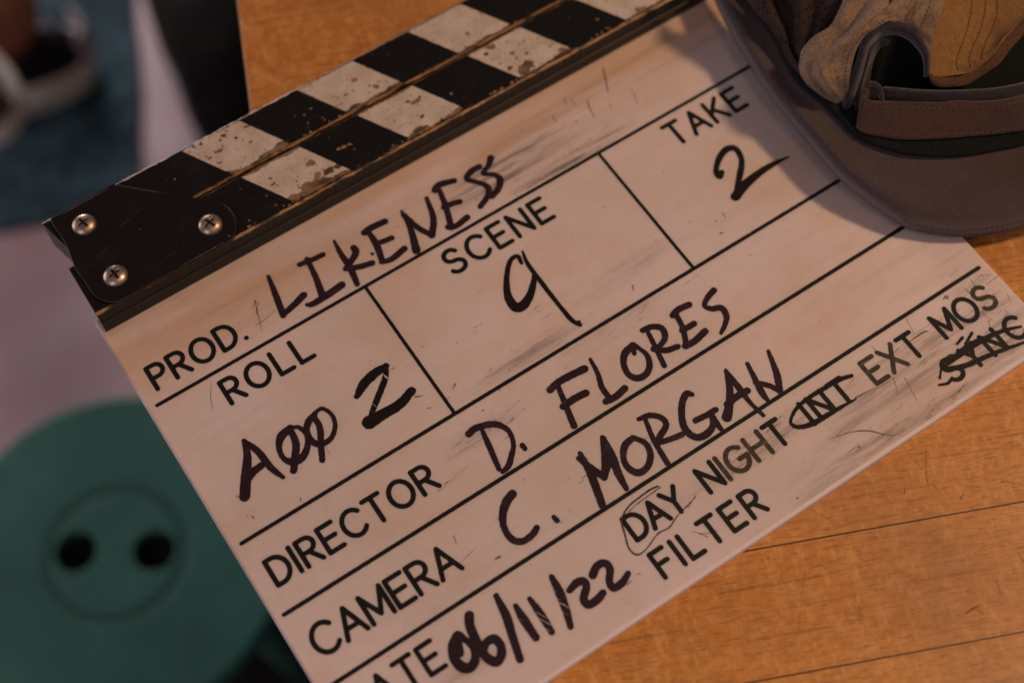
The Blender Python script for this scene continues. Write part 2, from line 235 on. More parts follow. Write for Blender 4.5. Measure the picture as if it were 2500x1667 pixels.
[[273.9,267.2,26.5],[271.9,253.9,26.5],[271.8,244.1,26.5],[270.7,233.2,26.5],[266.8,221.8,26.5],[264.9,211.1,26.5],[266.2,201.8,26.5],[266.9,193.7,26.5],[266.8,184.7,26.5],[268.8,178.4,26.5],[272.5,172.3,26.5],[276.2,167.3,26.5],[281.2,162.8,26.5],[287.9,157.9,26.5],[295.3,153.7,26.5],[303.4,150.3,26.5],[314.1,146.3,26.5],[327.1,143.3,26.5],[341.6,142.5,26.5]],
[[280.9,273.3,26],[278.9,259.8,26],[278.6,249.9,26],[277.5,238.9,26],[273.6,227.3,26],[271.6,216.5,26],[272.8,207.1,26],[273.5,198.9,26],[273.4,189.8,26],[275.4,183.5,26],[279.0,177.3,26],[282.8,172.3,26],[287.8,167.7,26],[294.6,162.7,26],[302.0,158.5,26],[310.1,155.1,26],[320.9,151.1,26],[334.1,148.1,26],[348.8,147.3,26]]],
'mesh':[[[267.7,263.1,36.3],[267.5,249.3,31.34],[268.9,241.0,28.86],[269.0,232.1,27],[266.4,221.8,25],[265.2,213.1,24],[266.2,205.6,24]],
[[267.6,252.7,46.22],[268.2,242.8,40.02],[268.0,236.1,36.3],[267.9,228.4,32.58],[266.4,220.2,29.48],[266.0,212.8,27.62],[265.7,205.9,27]],
[[276.1,252.2,41.26],[274.9,242.0,36.3],[273.8,235.8,32.58],[271.4,228.4,30.1],[268.6,220.8,28.24],[267.3,213.3,27],[267.2,206.6,26]],
[[276.9,243.9,48.7],[275.8,233.9,43.74],[274.4,228.9,40.02],[271.7,224.0,36.3],[268.7,218.6,33.2],[267.6,212.8,30.1],[267.7,206.0,28.24]],
[[284.3,240.2,47.46],[281.3,231.4,42.5],[278.8,227.2,38.78],[275.4,223.0,35.68],[271.9,218.8,32.58],[270.4,213.5,30.1],[270.0,206.1,28.24]],
[[289.3,232.9,51.18],[284.9,225.2,46.22],[281.5,222.6,42.5],[277.6,220.3,38.78],[273.6,217.3,35.68],[272.1,212.6,32.58],[272.5,206.1,30.1]],
[[300.5,226.6,49.94],[293.3,221.5,44.36],[287.5,218.9,41.26],[282.7,217.4,38.16],[278.3,215.6,35.06],[275.4,211.3,32.58],[275.8,204.8,30.1]]],
'puff':[[[301.1,222.8,54.9],[289.4,220.7,51.18],[286.3,220.1,48.7],[283.2,218.2,47.46],[278.1,215.8,45.6],[270.4,216.2,43.12],[266.7,216.2,40.02],[264.8,215.0,36.3],[263.5,213.3,32.58],[263.5,209.3,29.48],[265.4,203.8,27.62],[267.9,198.1,25]],
[[300.6,220.5,57.38],[289.0,217.8,54.28],[285.8,216.7,52.42],[281.9,214.6,51.18],[276.8,212.3,49.32],[270.1,212.3,47.46],[265.9,212.1,44.98],[263.7,211.1,41.26],[262.3,209.6,37.54],[263.1,206.3,33.2],[264.8,202.0,30.1],[267.4,196.7,27]],
[[306.6,217.8,56.14],[295.5,214.7,53.04],[290.8,213.7,51.18],[286.2,212.1,49.94],[280.4,210.2,48.08],[273.3,209.4,46.84],[267.3,209.4,44.98],[265.2,209.1,41.88],[264.1,207.0,38.16],[265.1,204.4,33.82],[266.3,200.5,30.72],[268.2,196.5,27.62]],
[[309.8,211.7,59.86],[297.8,208.1,58.0],[291.9,207.6,57.38],[285.5,206.4,56.14],[279.8,205.6,53.66],[274.1,205.0,50.56],[269.0,205.4,48.08],[265.5,205.5,45.6],[264.9,202.8,41.26],[265.5,200.5,36.92],[266.6,198.1,33.2],[268.6,196.0,28.86]],
[[314.4,209.9,58.62],[304.2,205.6,56.14],[298.3,204.1,54.9],[291.4,204.3,54.28],[285.0,204.8,53.04],[279.9,204.5,49.94],[274.7,204.9,46.22],[270.9,204.5,43.12],[268.9,201.8,39.4],[268.4,199.7,35.68],[268.4,197.4,32.58],[269.5,195.8,28.86]],
[[316.2,207.4,59.86],[307.4,202.2,57.38],[302.8,200.4,55.52],[296.0,200.4,54.28],[290.5,201.1,53.04],[285.2,202.7,51.18],[281.0,203.1,48.08],[277.9,202.0,44.36],[274.9,199.7,40.02],[272.6,197.7,35.68],[271.1,196.1,31.96],[269.9,194.8,28.24]]],
'gusset':[[[308.4,213.3,59.24],[297.4,207.7,58.62],[291.9,205.7,56.76],[288.7,204.7,54.9],[287.3,203.2,53.04]],
[[313.0,210.2,59.24],[302.8,204.7,58.0],[296.9,202.1,56.14],[293.2,201.4,54.28],[292.1,200.2,52.42]],
[[317.1,207.4,59.24],[306.5,202.2,58.0],[300.5,198.8,56.14],[296.4,196.7,54.28],[295.3,194.9,51.8]],
[[321.8,204.9,58.62],[310.6,200.0,57.38],[304.6,195.8,55.52],[299.2,191.9,53.04],[296.0,189.5,49.94]],
[[324.1,204.6,57.38],[313.4,199.4,56.14],[306.5,194.1,54.28],[300.3,189.6,51.18],[296.5,186.3,46.84]]],
'inside':[[[327.6,206.2,53.66],[315.4,200.8,51.8],[308.8,196.0,49.94],[302.3,191.3,46.22],[299.1,188.3,43.74],[297.6,185.8,41.26],[296.2,183.1,38.78],[299.1,181.6,36.92]],
[[337.6,203.3,49.94],[323.8,199.4,47.46],[317.7,194.3,45.6],[310.6,189.2,42.5],[305.9,186.6,40.64],[302.7,184.0,39.4],[301.3,181.9,38.16],[302.1,179.6,36.3]],
[[346.8,199.7,47.46],[332.8,195.9,44.98],[325.2,191.0,43.74],[317.1,186.0,41.26],[311.5,183.4,40.02],[308.2,181.7,38.78],[306.4,179.9,37.54],[306.8,177.4,36.3]],
[[356.2,193.3,47.46],[339.9,191.1,44.98],[332.7,186.8,43.74],[324.6,183.2,42.5],[318.1,181.2,41.26],[313.8,179.3,40.02],[311.5,177.8,38.78],[311.2,175.9,36.92]],
[[364.5,186.4,48.7],[346.3,184.3,47.46],[339.6,182.3,46.22],[333.0,181.1,44.98],[326.0,179.4,43.74],[320.4,177.6,42.5],[316.6,176.2,41.26],[315.4,174.7,38.78]],
[[370.9,180.8,49.94],[355.1,181.0,49.94],[346.0,179.2,49.32],[338.0,178.3,48.7],[330.0,177.3,47.46],[324.0,176.7,46.22],[319.9,175.1,43.74],[317.8,174.2,41.26]]],
'hem':[[[296.3,183.4,38.78],[298.9,180.6,37.54],[302.9,178.3,36.92],[306.8,176.1,37.54],[310.8,175.0,38.16],[314.5,174.2,40.02],[318.5,174.7,42.5],[323.5,176.4,44.98],[329.1,177.1,47.46],[337.2,177.8,49.32],[348.7,178.9,51.18]],
[[296.2,181.8,37.54],[298.2,179.0,36.3],[302.1,176.9,35.68],[306.6,174.6,36.3],[311.5,173.7,36.92],[315.3,172.9,38.78],[319.5,173.3,41.26],[324.0,174.8,43.74],[329.8,175.7,46.22],[338.0,176.4,48.08],[350.2,177.4,49.94]],
[[297.0,180.8,35.68],[298.4,178.3,35.06],[302.0,176.3,34.44],[305.6,173.9,35.06],[310.8,173.2,35.68],[314.6,172.5,37.54],[319.6,172.0,40.02],[324.7,173.4,42.5],[330.5,174.3,44.98],[338.7,175.0,46.84],[351.2,176.3,48.7]]],
'binding':[[[270.2,195.3,23],[270.2,195.2,27],[273.4,197.7,35.06],[276.9,200.2,42.5],[279.9,202.8,48.08],[282.9,203.2,50.56],[286.8,202.7,51.8],[291.3,200.9,52.42],[294.1,197.6,52.42],[296.2,193.6,51.18],[297.1,189.5,48.7],[297.2,186.7,44.98],[297.3,184.9,40.64],[297.1,183.3,36.92]],
[[269.8,193.1,25.5],[270.7,193.8,28.55],[274.0,196.4,36.3],[277.1,199.0,43.43],[279.8,201.2,48.39],[282.9,201.6,50.56],[286.2,201.2,51.49],[290.0,199.3,52.11],[292.7,196.2,51.8],[294.6,192.8,50.56],[295.5,189.3,48.39],[295.9,186.8,45.29],[295.9,184.8,41.57],[295.5,182.9,38.47]],
[[274.0,193.7,20.5],[274.6,194.4,24.5],[277.4,196.9,32.89],[280.4,199.6,39.71],[282.9,201.4,44.05],[285.9,201.8,45.91],[288.7,201.4,46.53],[292.0,199.5,47.15],[294.5,196.7,46.53],[296.3,193.7,45.29],[297.2,190.7,43.43],[297.8,188.4,40.95],[297.8,186.2,37.85],[296.9,184.0,35.37]]],
'flap':[[[282.2,201.0,44.98],[285.2,201.0,46.22],[287.1,200.1,46.84],[289.2,198.3,46.84]],
[[280.5,198.9,41.26],[284.2,200.3,42.5],[286.6,200.1,43.74],[288.7,198.9,44.36]],
[[277.8,196.4,35.06],[281.8,198.7,36.92],[284.9,199.9,38.78],[287.3,201.1,41.26]],
[[274.2,192.6,28.86],[278.0,195.1,30.72],[281.6,197.2,33.2],[284.7,199.6,35.68]],
[[270.5,189.3,24],[273.8,191.2,27],[277.9,193.8,29.48],[282.0,196.4,31.96]]],
'lining':[[[267.6,193.8,21],[272.9,173.6,21],[290.8,159.9,21],[318.0,148.2,21],[342.6,141.6,21]],  # outline of the black sheet that paints the dark inside the cap
[[278.8,205.7,24],[287.2,191.5,24],[305.3,177.6,24],[331.9,164.7,24],[356.4,157.6,24]],
[[288.8,213.7,31.34],[300.8,205.7,31.34],[317.5,194.4,31.34],[343.8,181.0,31.34],[368.0,173.4,31.34]],
[[297.9,225.9,35.06],[310.9,218.9,35.06],[327.8,207.6,35.06],[353.3,193.0,35.06],[376.2,183.8,35.06]],
[[307.6,237.9,36.3],[320.7,230.9,36.3],[337.7,219.4,36.3],[362.5,203.5,36.3],[384.6,193.2,36.3]]],
'strap':[[[345.0,151.7,36.3],[331.8,153.8,36.3],[320.1,158.1,36.3],[314.0,159.7,36.3],[307.4,163.6,35.68],[300.6,168.4,35.68],[290.8,174.1,35.68],[281.9,180.6,35.68],[275.5,185.1,35.68],[273.1,187.4,35.68],[273.1,190.3,35.68],[274.6,191.6,36.3],[276.9,191.7,36.3],[278.8,190.1,36.3],[280.4,187.9,36.92]],
[[343.4,147.7,31.65],[330.0,149.7,31.65],[318.2,154.0,31.65],[312.6,156.1,31.65],[305.6,159.8,31.34],[298.5,164.3,31.34],[288.6,169.8,31.34],[279.4,176.2,31.34],[273.4,181.2,31.34],[270.7,183.9,31.34],[270.3,186.7,31.34],[271.7,188.3,31.96],[274.2,188.4,31.96],[276.6,186.9,31.96],[278.7,184.4,32.58]],
[[341.8,143.7,27],[328.1,145.4,27],[316.4,149.9,27],[311.1,152.4,27],[303.9,156.0,27],[296.4,160.1,27],[286.3,165.6,27],[276.9,171.7,27],[271.3,177.2,27],[268.2,180.5,27],[267.4,183.0,27],[268.8,184.9,27.62],[271.6,185.1,27.62],[274.3,183.6,27.62],[277.0,180.9,28.24]]],
'strapb':[[[280.4,187.9,36.92],[284.6,184.2,36.92],[291.0,179.0,36.92],[302.7,171.3,36.92],[312.4,165.6,36.92],[322.4,161.2,37.54],[335.2,158.0,37.54],[347.8,155.3,37.54]],
[[280.4,186.0,31.34],[284.6,182.3,31.34],[291.2,177.1,31.34],[302.9,169.2,31.34],[312.7,163.5,31.34],[322.7,159.1,31.96],[335.5,155.7,31.96],[348.5,153.2,31.96]],
[[280.9,184.4,25],[285.1,180.7,25],[291.8,175.4,25],[303.5,167.4,25],[313.4,161.6,25],[323.3,157.0,26],[336.0,153.4,26],[349.4,151.2,26]]],
'curl':[[[276.5,191.8,38.78],[277.9,190.7,38.78],[278.3,188.6,38.78],[277.8,186.6,38.16],[277.0,185.6,37.54]],
[[275.6,190.7,33.82],[277.4,189.4,33.82],[278.2,187.2,33.82],[278.0,185.5,33.2],[276.9,184.2,32.58]]]},'mat':[[-28.85,1676.4],[380.8,1398.2],[215.4,1068.9],[201.9,1038.6],[191.3,1010.2],[168.6,959.4],[142.1,910.3],[123.2,869.8],[103.4,825.8],[89.18,817.3],[57.37,842.6],[23.45,863.7],[-24.58,882.6],[-129.4,937.5],[-268.5,1009.0]],
'bag':[[237.6,1094.2],[224.5,1049.6],[221.6,1025.3],[206.8,990.2],[203.8,954.4],[199.9,929.0],[191.3,901.2],[188.2,867.2],[177.5,804.4],[224.2,755.8],[318.6,870.7],[388.9,992.0]]}

# ------------------------------------------------------------------ material helpers
class NT:
    def __init__(s, name):
        s.m = bpy.data.materials.new(name); s.m.use_nodes = True
        s.t = s.m.node_tree; s.b = s.t.nodes['Principled BSDF']
        s.tc = s.t.nodes.new('ShaderNodeTexCoord')
    def n(s, typ, **k):
        x = s.t.nodes.new(typ)
        for a, v in k.items(): setattr(x, a, v)
        return x
    def l(s, a, b): s.t.links.new(a, b)
    def val(s, sock, v):
        if isinstance(v, (int, float)): sock.default_value = v
        elif isinstance(v, tuple): sock.default_value = (*v, 1) if len(v) == 3 and len(sock.default_value) == 4 else v
        else: s.l(v, sock)
    def mapping(s, scale=(1, 1, 1), rot=(0, 0, 0), loc=(0, 0, 0), src=None):
        x = s.n('ShaderNodeMapping'); s.l(src or s.tc.outputs['Object'], x.inputs[0])
        x.inputs['Scale'].default_value = scale; x.inputs['Rotation'].default_value = rot; x.inputs['Location'].default_value = loc
        return x.outputs[0]
    def noise(s, scale, vec=None, detail=4, rough=.55, dist=0):
        x = s.n('ShaderNodeTexNoise'); s.l(vec or s.tc.outputs['Object'], x.inputs['Vector'])
        x.inputs['Scale'].default_value = scale; x.inputs['Detail'].default_value = detail
        x.inputs['Roughness'].default_value = rough; x.inputs['Distortion'].default_value = dist
        return x.outputs[0]
    def math(s, op, a, b=0., c=None, clamp=False):
        x = s.n('ShaderNodeMath', operation=op, use_clamp=clamp); s.val(x.inputs[0], a); s.val(x.inputs[1], b)
        if c is not None: s.val(x.inputs[2], c)
        return x.outputs[0]
    def ramp(s, f, a, b):      # smoothstep a..b -> 0..1
        x = s.n('ShaderNodeMapRange', interpolation_type='SMOOTHSTEP'); s.val(x.inputs[0], f)
        x.inputs[1].default_value = a; x.inputs[2].default_value = b
        return x.outputs[0]
    def mix(s, f, a, b, mode='MIX'):
        x = s.n('ShaderNodeMix', data_type='RGBA', blend_type=mode); s.val(x.inputs[0], f); s.val(x.inputs[6], a); s.val(x.inputs[7], b)
        return x.outputs[2]
    def bump(s, h, strength=.3, dist=.0005):
        x = s.n('ShaderNodeBump'); s.l(h, x.inputs['Height']); x.inputs['Strength'].default_value = strength; x.inputs['Distance'].default_value = dist
        s.l(x.outputs[0], s.b.inputs['Normal'])
    def xyz(s, src=None):
        x = s.n('ShaderNodeSeparateXYZ'); s.l(src or s.tc.outputs['Object'], x.inputs[0]); return x.outputs
    def fin(s, col, rough=.5, metal=0., spec=.5):
        s.val(s.b.inputs['Base Color'], col); s.val(s.b.inputs['Roughness'], rough); s.val(s.b.inputs['Metallic'], metal)
        s.val(s.b.inputs['Specular IOR Level'], spec); return s.m

def blob(nt, x, y, cx, cy, rx, ry, ang=0):
    """soft elliptical mask, 1 inside; coordinates in metres"""
    ca, sa = math.cos(ang), math.sin(ang)
    dx = nt.math('SUBTRACT', x, cx); dy = nt.math('SUBTRACT', y, cy)
    u = nt.math('ADD', nt.math('MULTIPLY', dx, ca / rx), nt.math('MULTIPLY', dy, sa / rx))
    v = nt.math('ADD', nt.math('MULTIPLY', dx, -sa / ry), nt.math('MULTIPLY', dy, ca / ry))
    r = nt.math('SQRT', nt.math('ADD', nt.math('MULTIPLY', u, u), nt.math('MULTIPLY', v, v)))
    return nt.ramp(r, 1.0, 0.25)

def mat_board():
    t = NT('scuffed_white_acrylic'); o = t.xyz(); x, y = o[0], o[1]
    big = t.noise(9, t.mapping((1, 1.3, 1)), 4)
    col = t.mix(t.ramp(big, .3, .7), (.64, .56, .50), (.76, .67, .64))
    st = t.noise(14, t.mapping((.8, 1.5, 1), loc=(5, 2, 0)), 4, .6, .4)
    col = t.mix(t.math('MULTIPLY', t.ramp(st, .48, .72), .55), col, (.66, .48, .35))
    pl_ = t.noise(11, t.mapping((1, 1.2, 1), loc=(9, 4, 0)), 3, .5)
    col = t.mix(t.math('MULTIPLY', t.ramp(pl_, .5, .72), .5), col, (.76, .68, .69))
    # grime wiped along the rows
    stre = t.noise(60, t.mapping((.22, 2.6, 1), loc=(3, 1, 0)), 6, .65, .3)
    band = t.ramp(t.noise(11, t.mapping((.5, 2.0, 1)), 2), .42, .68)
    col = t.mix(t.math('MULTIPLY', t.math('MULTIPLY', t.ramp(stre, .48, .72), band), .22), col, (.42, .36, .32))
    # yellowish grime next to the sticks
    near = t.ramp(y, .236, .268)
    warm = t.math('MULTIPLY', near, t.ramp(t.noise(30, t.mapping((.25, 1.6, 1), loc=(7, 0, 0)), 4), .3, .65))
    col = t.mix(t.math('MULTIPLY', warm, .75), col, (.60, .37, .19))
    line = t.ramp(t.noise(120, t.mapping((.06, 1.2, 1), loc=(1, 5, 0)), 5), .52, .7)
    col = t.mix(t.math('MULTIPLY', t.math('MULTIPLY', line, near), .4), col, (.38, .26, .17))
    # eraser smears
    fine = t.noise(170, t.mapping((.10, 1.3, 1)), 6, .75)
    sm = t.ramp(fine, .44, .66)
    for (cx, cy, rx, ry, a, k) in ((.160, .252, .045, .009, .03, 1.1), (.185, .243, .035, .006, .05, 1.1), (.093, .1685, .022, .006, 0, .5), (.122, .183, .035, .006, .02, .55), (.155, .176, .03, .006, 0, .5), (.172, .192, .03, .006, .05, .35),
                                (.17, .112, .035, .007, 0, .65), (.235, .106, .05, .012, 0, .8), (.262, .100, .025, .02, 0, .75), (.205, .092, .05, .006, .1, .9), (.19, .098, .03, .004, .15, .5), (.05, .103, .02, .006, 0, .3), (.272, .121, .014, .02, 0, .45), (.14, .112, .02, .004, 0, .35), (.23, .089, .03, .004, 0, .5)):
        m = blob(t, x, y, cx, cy, rx, ry, a)
        col = t.mix(t.math('MULTIPLY', t.math('MULTIPLY', m, sm), k), col, (.20, .17, .16))
        col = t.mix(t.math('MULTIPLY', m, .13), col, (.42, .35, .33))
    # specks
    sp = t.ramp(t.noise(420, t.mapping((1, 1, 1), loc=(2, 2, 0)), 2, .5), .735, .77)
    col = t.mix(t.math('MULTIPLY', sp, .55), col, (.22, .15, .11))
    mott = t.noise(260, None, 3, .6)
    col = t.mix(t.math('MULTIPLY', t.ramp(mott, .45, .75), .10), col, (.45, .33, .25))
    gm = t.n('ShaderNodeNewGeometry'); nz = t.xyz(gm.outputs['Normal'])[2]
    col = t.mix(t.math('MULTIPLY', t.math('MULTIPLY', t.ramp(nz, .95, .85), t.ramp(y, .094, .090)), .85), col, (.88, .86, .88))      # bright highlight of the bottom chamfer painted into the colour
    # browned left and bottom rim
    rim = t.math('MULTIPLY', t.ramp(x, .0050, .0032), t.ramp(t.noise(60), .35, .65))
    col = t.mix(t.math('MULTIPLY', rim, .45), col, (.33, .17, .10))
    t.bump(t.noise(150, t.mapping((.3, 1.5, 1)), 5), .10, .0004)
    m = t.fin(col, t.math('ADD', .34, t.math('MULTIPLY', big, .25)), 0, .4)
    t.b.inputs['Subsurface Weight'].default_value = .6
    t.b.inputs['Subsurface Radius'].default_value = (1, .7, .5)
    t.b.inputs['Subsurface Scale'].default_value = .003
    return m

def mat_ink(name, col, streak=.25, rough=.35, k=.35):
    t = NT(name)
    n = t.noise(420, t.mapping((.5, 1, 1), rot=(0, 0, .9)), 4, .7)
    b = tuple(min(1, c * 3.0 + .03) for c in col)
    return t.fin(t.mix(t.math('MULTIPLY', t.ramp(n, .5, .8), streak), col, b), rough, 0, k)

def mat_tabletop():
    t = NT('oiled_maple_butcher_block'); o = t.xyz(); y = o[1]
    # local y = 0 on the strong glue line, boards are 42.5 mm wide, grain runs along x
    s = t.math('DIVIDE', y, .0425); k = t.math('FLOOR', s); fr = t.math('SUBTRACT', s, k)
    wn = t.n('ShaderNodeTexWhiteNoise', noise_dimensions='1D'); t.l(k, wn.inputs['W']); rnd = wn.outputs[0]
    off = t.n('ShaderNodeCombineXYZ'); t.l(t.math('MULTIPLY', rnd, 3.), off.inputs[0]); t.l(t.math('MULTIPLY', k, .37), off.inputs[2])
    va = t.n('ShaderNodeVectorMath', operation='ADD'); t.l(t.tc.outputs['Object'], va.inputs[0]); t.l(off.outputs[0], va.inputs[1]); V = va.outputs[0]
    g = t.noise(45, t.mapping((.14, 1.5, 1), src=V), 5, .55, .5)
    broad = t.noise(7, t.mapping((.8, 2, 1), src=V), 3, .5, .5)
    col = t.mix(t.ramp(g, .3, .7), (.58, .245, .045), (.68, .31, .066))
    col = t.mix(t.math('MULTIPLY', t.ramp(broad, .35, .7), .5), col, (.56, .22, .036))
    col = t.mix(t.math('MULTIPLY', rnd, .38), col, (.40, .165, .042))
    # flame figure across the grain
    fl = t.noise(150, t.mapping((1.2, .6, 1), rot=(0, 0, .35), src=V), 5, .65, .6)
    col = t.mix(t.math('MULTIPLY', t.ramp(fl, .42, .70), .34), col, (.80, .43, .15))
    mot = t.noise(420, t.mapping((.6, 1, 1), src=V), 4, .75)
    col = t.mix(t.math('MULTIPLY', t.ramp(mot, .40, .66), .36), col, (.30, .115, .028))
    fine = t.noise(1000, t.mapping((.13, 1.2, 1), src=V), 3, .7)
    col = t.mix(t.math('MULTIPLY', t.ramp(fine, .50, .68), .62), col, (.22, .085, .02))
    # growth lines: broken thin dark lines that run along the boards and drift a little
    wob = t.noise(9, t.mapping((.6, 1, 1), src=V), 3)
    yy = t.xyz(V)[1]
    wv = t.math('SINE', t.math('ADD', t.math('MULTIPLY', yy, 1500.), t.math('MULTIPLY', wob, 26.)))
    brk = t.ramp(t.noise(260, t.mapping((.10, 1, 1), loc=(.3, .2, 0), src=V), 4, .7), .42, .66)
    col = t.mix(t.math('MULTIPLY', t.math('MULTIPLY', t.ramp(wv, .55, 1.), brk), .45), col, (.17, .065, .018))
    fl2 = t.noise(380, t.mapping((1.2, .5, 1), rot=(0, 0, .3), src=V), 3, .6)
    col = t.mix(t.math('MULTIPLY', t.ramp(fl2, .5, .72), .35), col, (.85, .46, .16))
    gray = t.ramp(t.noise(9, t.mapping((1, 1, 1), loc=(4.2, 1, 0)), 4), .45, .7)
    col = t.mix(t.math('MULTIPLY', gray, .55), col, (.24, .13, .065))
    d = t.math('MULTIPLY', t.math('MINIMUM', fr, t.math('SUBTRACT', 1., fr)), .0425)
    strong = t.math('ADD', .25, t.math('MULTIPLY', t.ramp(y, .02, .01), .75))
    seam = t.math('MULTIPLY', t.ramp(d, .00034, .00016), strong)
    col = t.mix(seam, col, (.012, .008, .005))
    t.bump(t.math('SUBTRACT', t.math('ADD', g, t.math('MULTIPLY', fine, .5)), seam), .12, .0006)
    return t.fin(col, t.math('ADD', .33, t.math('MULTIPLY', fine, .2)), 0, .4)

def mat_black(name='black_painted_wood', spots=.68, base=(.0065, .0062, .0055)):
    t = NT(name)
    n = t.noise(900, t.mapping((.6, 1, 1)), 3, .6)
    col = t.mix(t.math('MULTIPLY', t.ramp(n, spots, spots + .06), .5), base, (.16, .10, .06))
    b = t.noise(90, None, 4)
    col = t.mix(t.math('MULTIPLY', t.ramp(b, .5, .8), .35), col, (.022, .019, .016))
    t.bump(t.noise(500, t.mapping((.15, 1, 1)), 4), .25, .0003)
    return t.fin(col, .42, 0, .28)

def mat_wear():
    t = NT('bare_wood_edge')
    n = t.noise(240, t.mapping((.3, 1.2, 1)), 5, .65)
    g = t.noise(900, t.mapping((.1, 1, 1)), 3, .6)
    col = t.mix(t.ramp(g, .3, .7), (.17, .085, .035), (.46, .26, .11))
    col = t.mix(t.ramp(n, .50, .42), col, (.03, .018, .010))
    return t.fin(col, .5, 0, .4)

def mat_side():
    t = NT('black_side_of_stick')
    n = t.noise(300, t.mapping((.12, 1, 1.6)), 4, .6)
    col = t.mix(t.ramp(n, .66, .74), (.0085, .008, .0075), (.10, .075, .055))
    return t.fin(col, .45, 0, .3)

def mat_chip():
    t = NT('bare_wood_under_paint')
    n = t.noise(180, t.mapping((.35, 1, 1)), 4, .6)
    g = t.noise(1200, t.mapping((.1, 1, 1)), 3, .6)
    col = t.mix(t.ramp(n, .40, .58), (.055, .035, .02), (.24, .155, .085))
    col = t.mix(t.math('MULTIPLY', t.ramp(g, .4, .7), .4), col, (.33, .20, .10))
    return t.fin(col, .6, 0, .3)

def mat_white():
    t = NT('worn_white_paint')
    n = t.noise(120, None, 5, .65)
    col = t.mix(t.ramp(n, .3, .7), (.50, .43, .34), (.63, .56, .48))
    m = t.noise(700, None, 3, .7)
    col = t.mix(t.math('MULTIPLY', t.ramp(m, .58, .75), .45), col, (.25, .18, .12))
    t.bump(t.noise(600), .15, .0002)
    return t.fin(col, .5, 0, .35)

def mat_plain(name, col, rough=.6, metal=0., spec=.4, var=.25, scale=60, bump=0, sc=(1, 1, 1)):
    t = NT(name)
    n = t.noise(scale, t.mapping(sc), 4, .6)
    lo = tuple(c * (1 - var) for c in col); hi = tuple(min(1, c * (1 + var)) for c in col)
    if bump: t.bump(t.noise(scale * 8, t.mapping(sc), 3), bump, .0005)
    return t.fin(t.mix(t.ramp(n, .3, .7), lo, hi), rough, metal, spec)

def mat_screw():
    t = NT('aged_zinc_screw')
    n = t.noise(500, None, 4, .7)
    col = t.mix(t.ramp(n, .35, .7), (.50, .42, .34), (.30, .20, .12))
    t.bump(n, .25, .0003)
    return t.fin(col, t.math('ADD', .28, t.math('MULTIPLY', n, .25)), .9, .5)

def mat_cloth(name, col, weave=1500, var=.3, rough=.9, fuzz=.3, stain=None, big=25):
    t = NT(name)
    v = t.n('ShaderNodeTexVoronoi'); t.l(t.tc.outputs['Object'], v.inputs['Vector']); v.inputs['Scale'].default_value = weave
    n = t.noise(weave * .7, None, 3, .7)
    lo = tuple(c * (1 - var) for c in col); hi = tuple(min(1, c * (1 + var)) for c in col)
    c = t.mix(t.ramp(n, .3, .7), lo, hi)
    bgn = t.noise(big, None, 4, .6)
    if stain: c = t.mix(t.math('MULTIPLY', t.ramp(bgn, .42, .68), .75), c, stain)
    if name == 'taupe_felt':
        a = t.n('ShaderNodeAttribute', attribute_name='fade')  # fade above 0: painted edge highlight, below 0: browner rim
        c = t.mix(t.math('MULTIPLY', t.math('MAXIMUM', a.outputs['Fac'], 0.), .75), c, (.17, .14, .14))  # lighter band: cool light on the brim edge, put into the colour
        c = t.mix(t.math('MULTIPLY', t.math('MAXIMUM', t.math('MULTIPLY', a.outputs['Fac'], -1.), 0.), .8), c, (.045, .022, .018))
    if name == 'tan_cotton' or name == 'orange_tan_cotton':
        cr = t.noise(70, t.mapping((1, .6, 1), rot=(0, 0, .7)), 4, .6, 1.2); t.bump(t.math('ADD', t.math('MULTIPLY', cr, 6.), n), .55, .0006)
    else: t.bump(n, .35, .0004)
    m = t.fin(c, rough, 0, .15)
    t.b.inputs['Sheen Weight'].default_value = fuzz
    t.b.inputs['Sheen Roughness'].default_value = .5
    return m

def mat_mesh_cloth():
    t = NT('perforated_brown_cloth')
    v = t.n('ShaderNodeTexVoronoi'); t.l(t.tc.outputs['Object'], v.inputs['Vector']); v.inputs['Scale'].default_value = 420
    v.inputs['Randomness'].default_value = .35
    hole = t.ramp(v.outputs['Distance'], .30, .20)
    n = t.noise(40, None, 4)
    col = t.mix(t.ramp(n, .3, .7), (.022, .014, .011), (.055, .036, .028))
    col = t.mix(hole, col, (.006, .004, .004))
    t.bump(t.math('SUBTRACT', 1., hole), .5, .0006)
    return t.fin(col, .85, 0, .15)

def mat_floor():
    t = NT('pale_stained_concrete')
    n = t.noise(3.5, t.mapping((1, 2.2, 1), rot=(0, 0, -.4)), 4, .5)
    col = t.mix(t.ramp(n, .3, .7), (.33, .235, .235), (.46, .36, .365))
    n2 = t.noise(9, t.mapping((1, 1, 1), loc=(3, 0, 0)), 3)
    col = t.mix(t.math('MULTIPLY', t.ramp(n2, .5, .75), .5), col, (.42, .22, .20))
    return t.fin(col, .45, 0, .4)

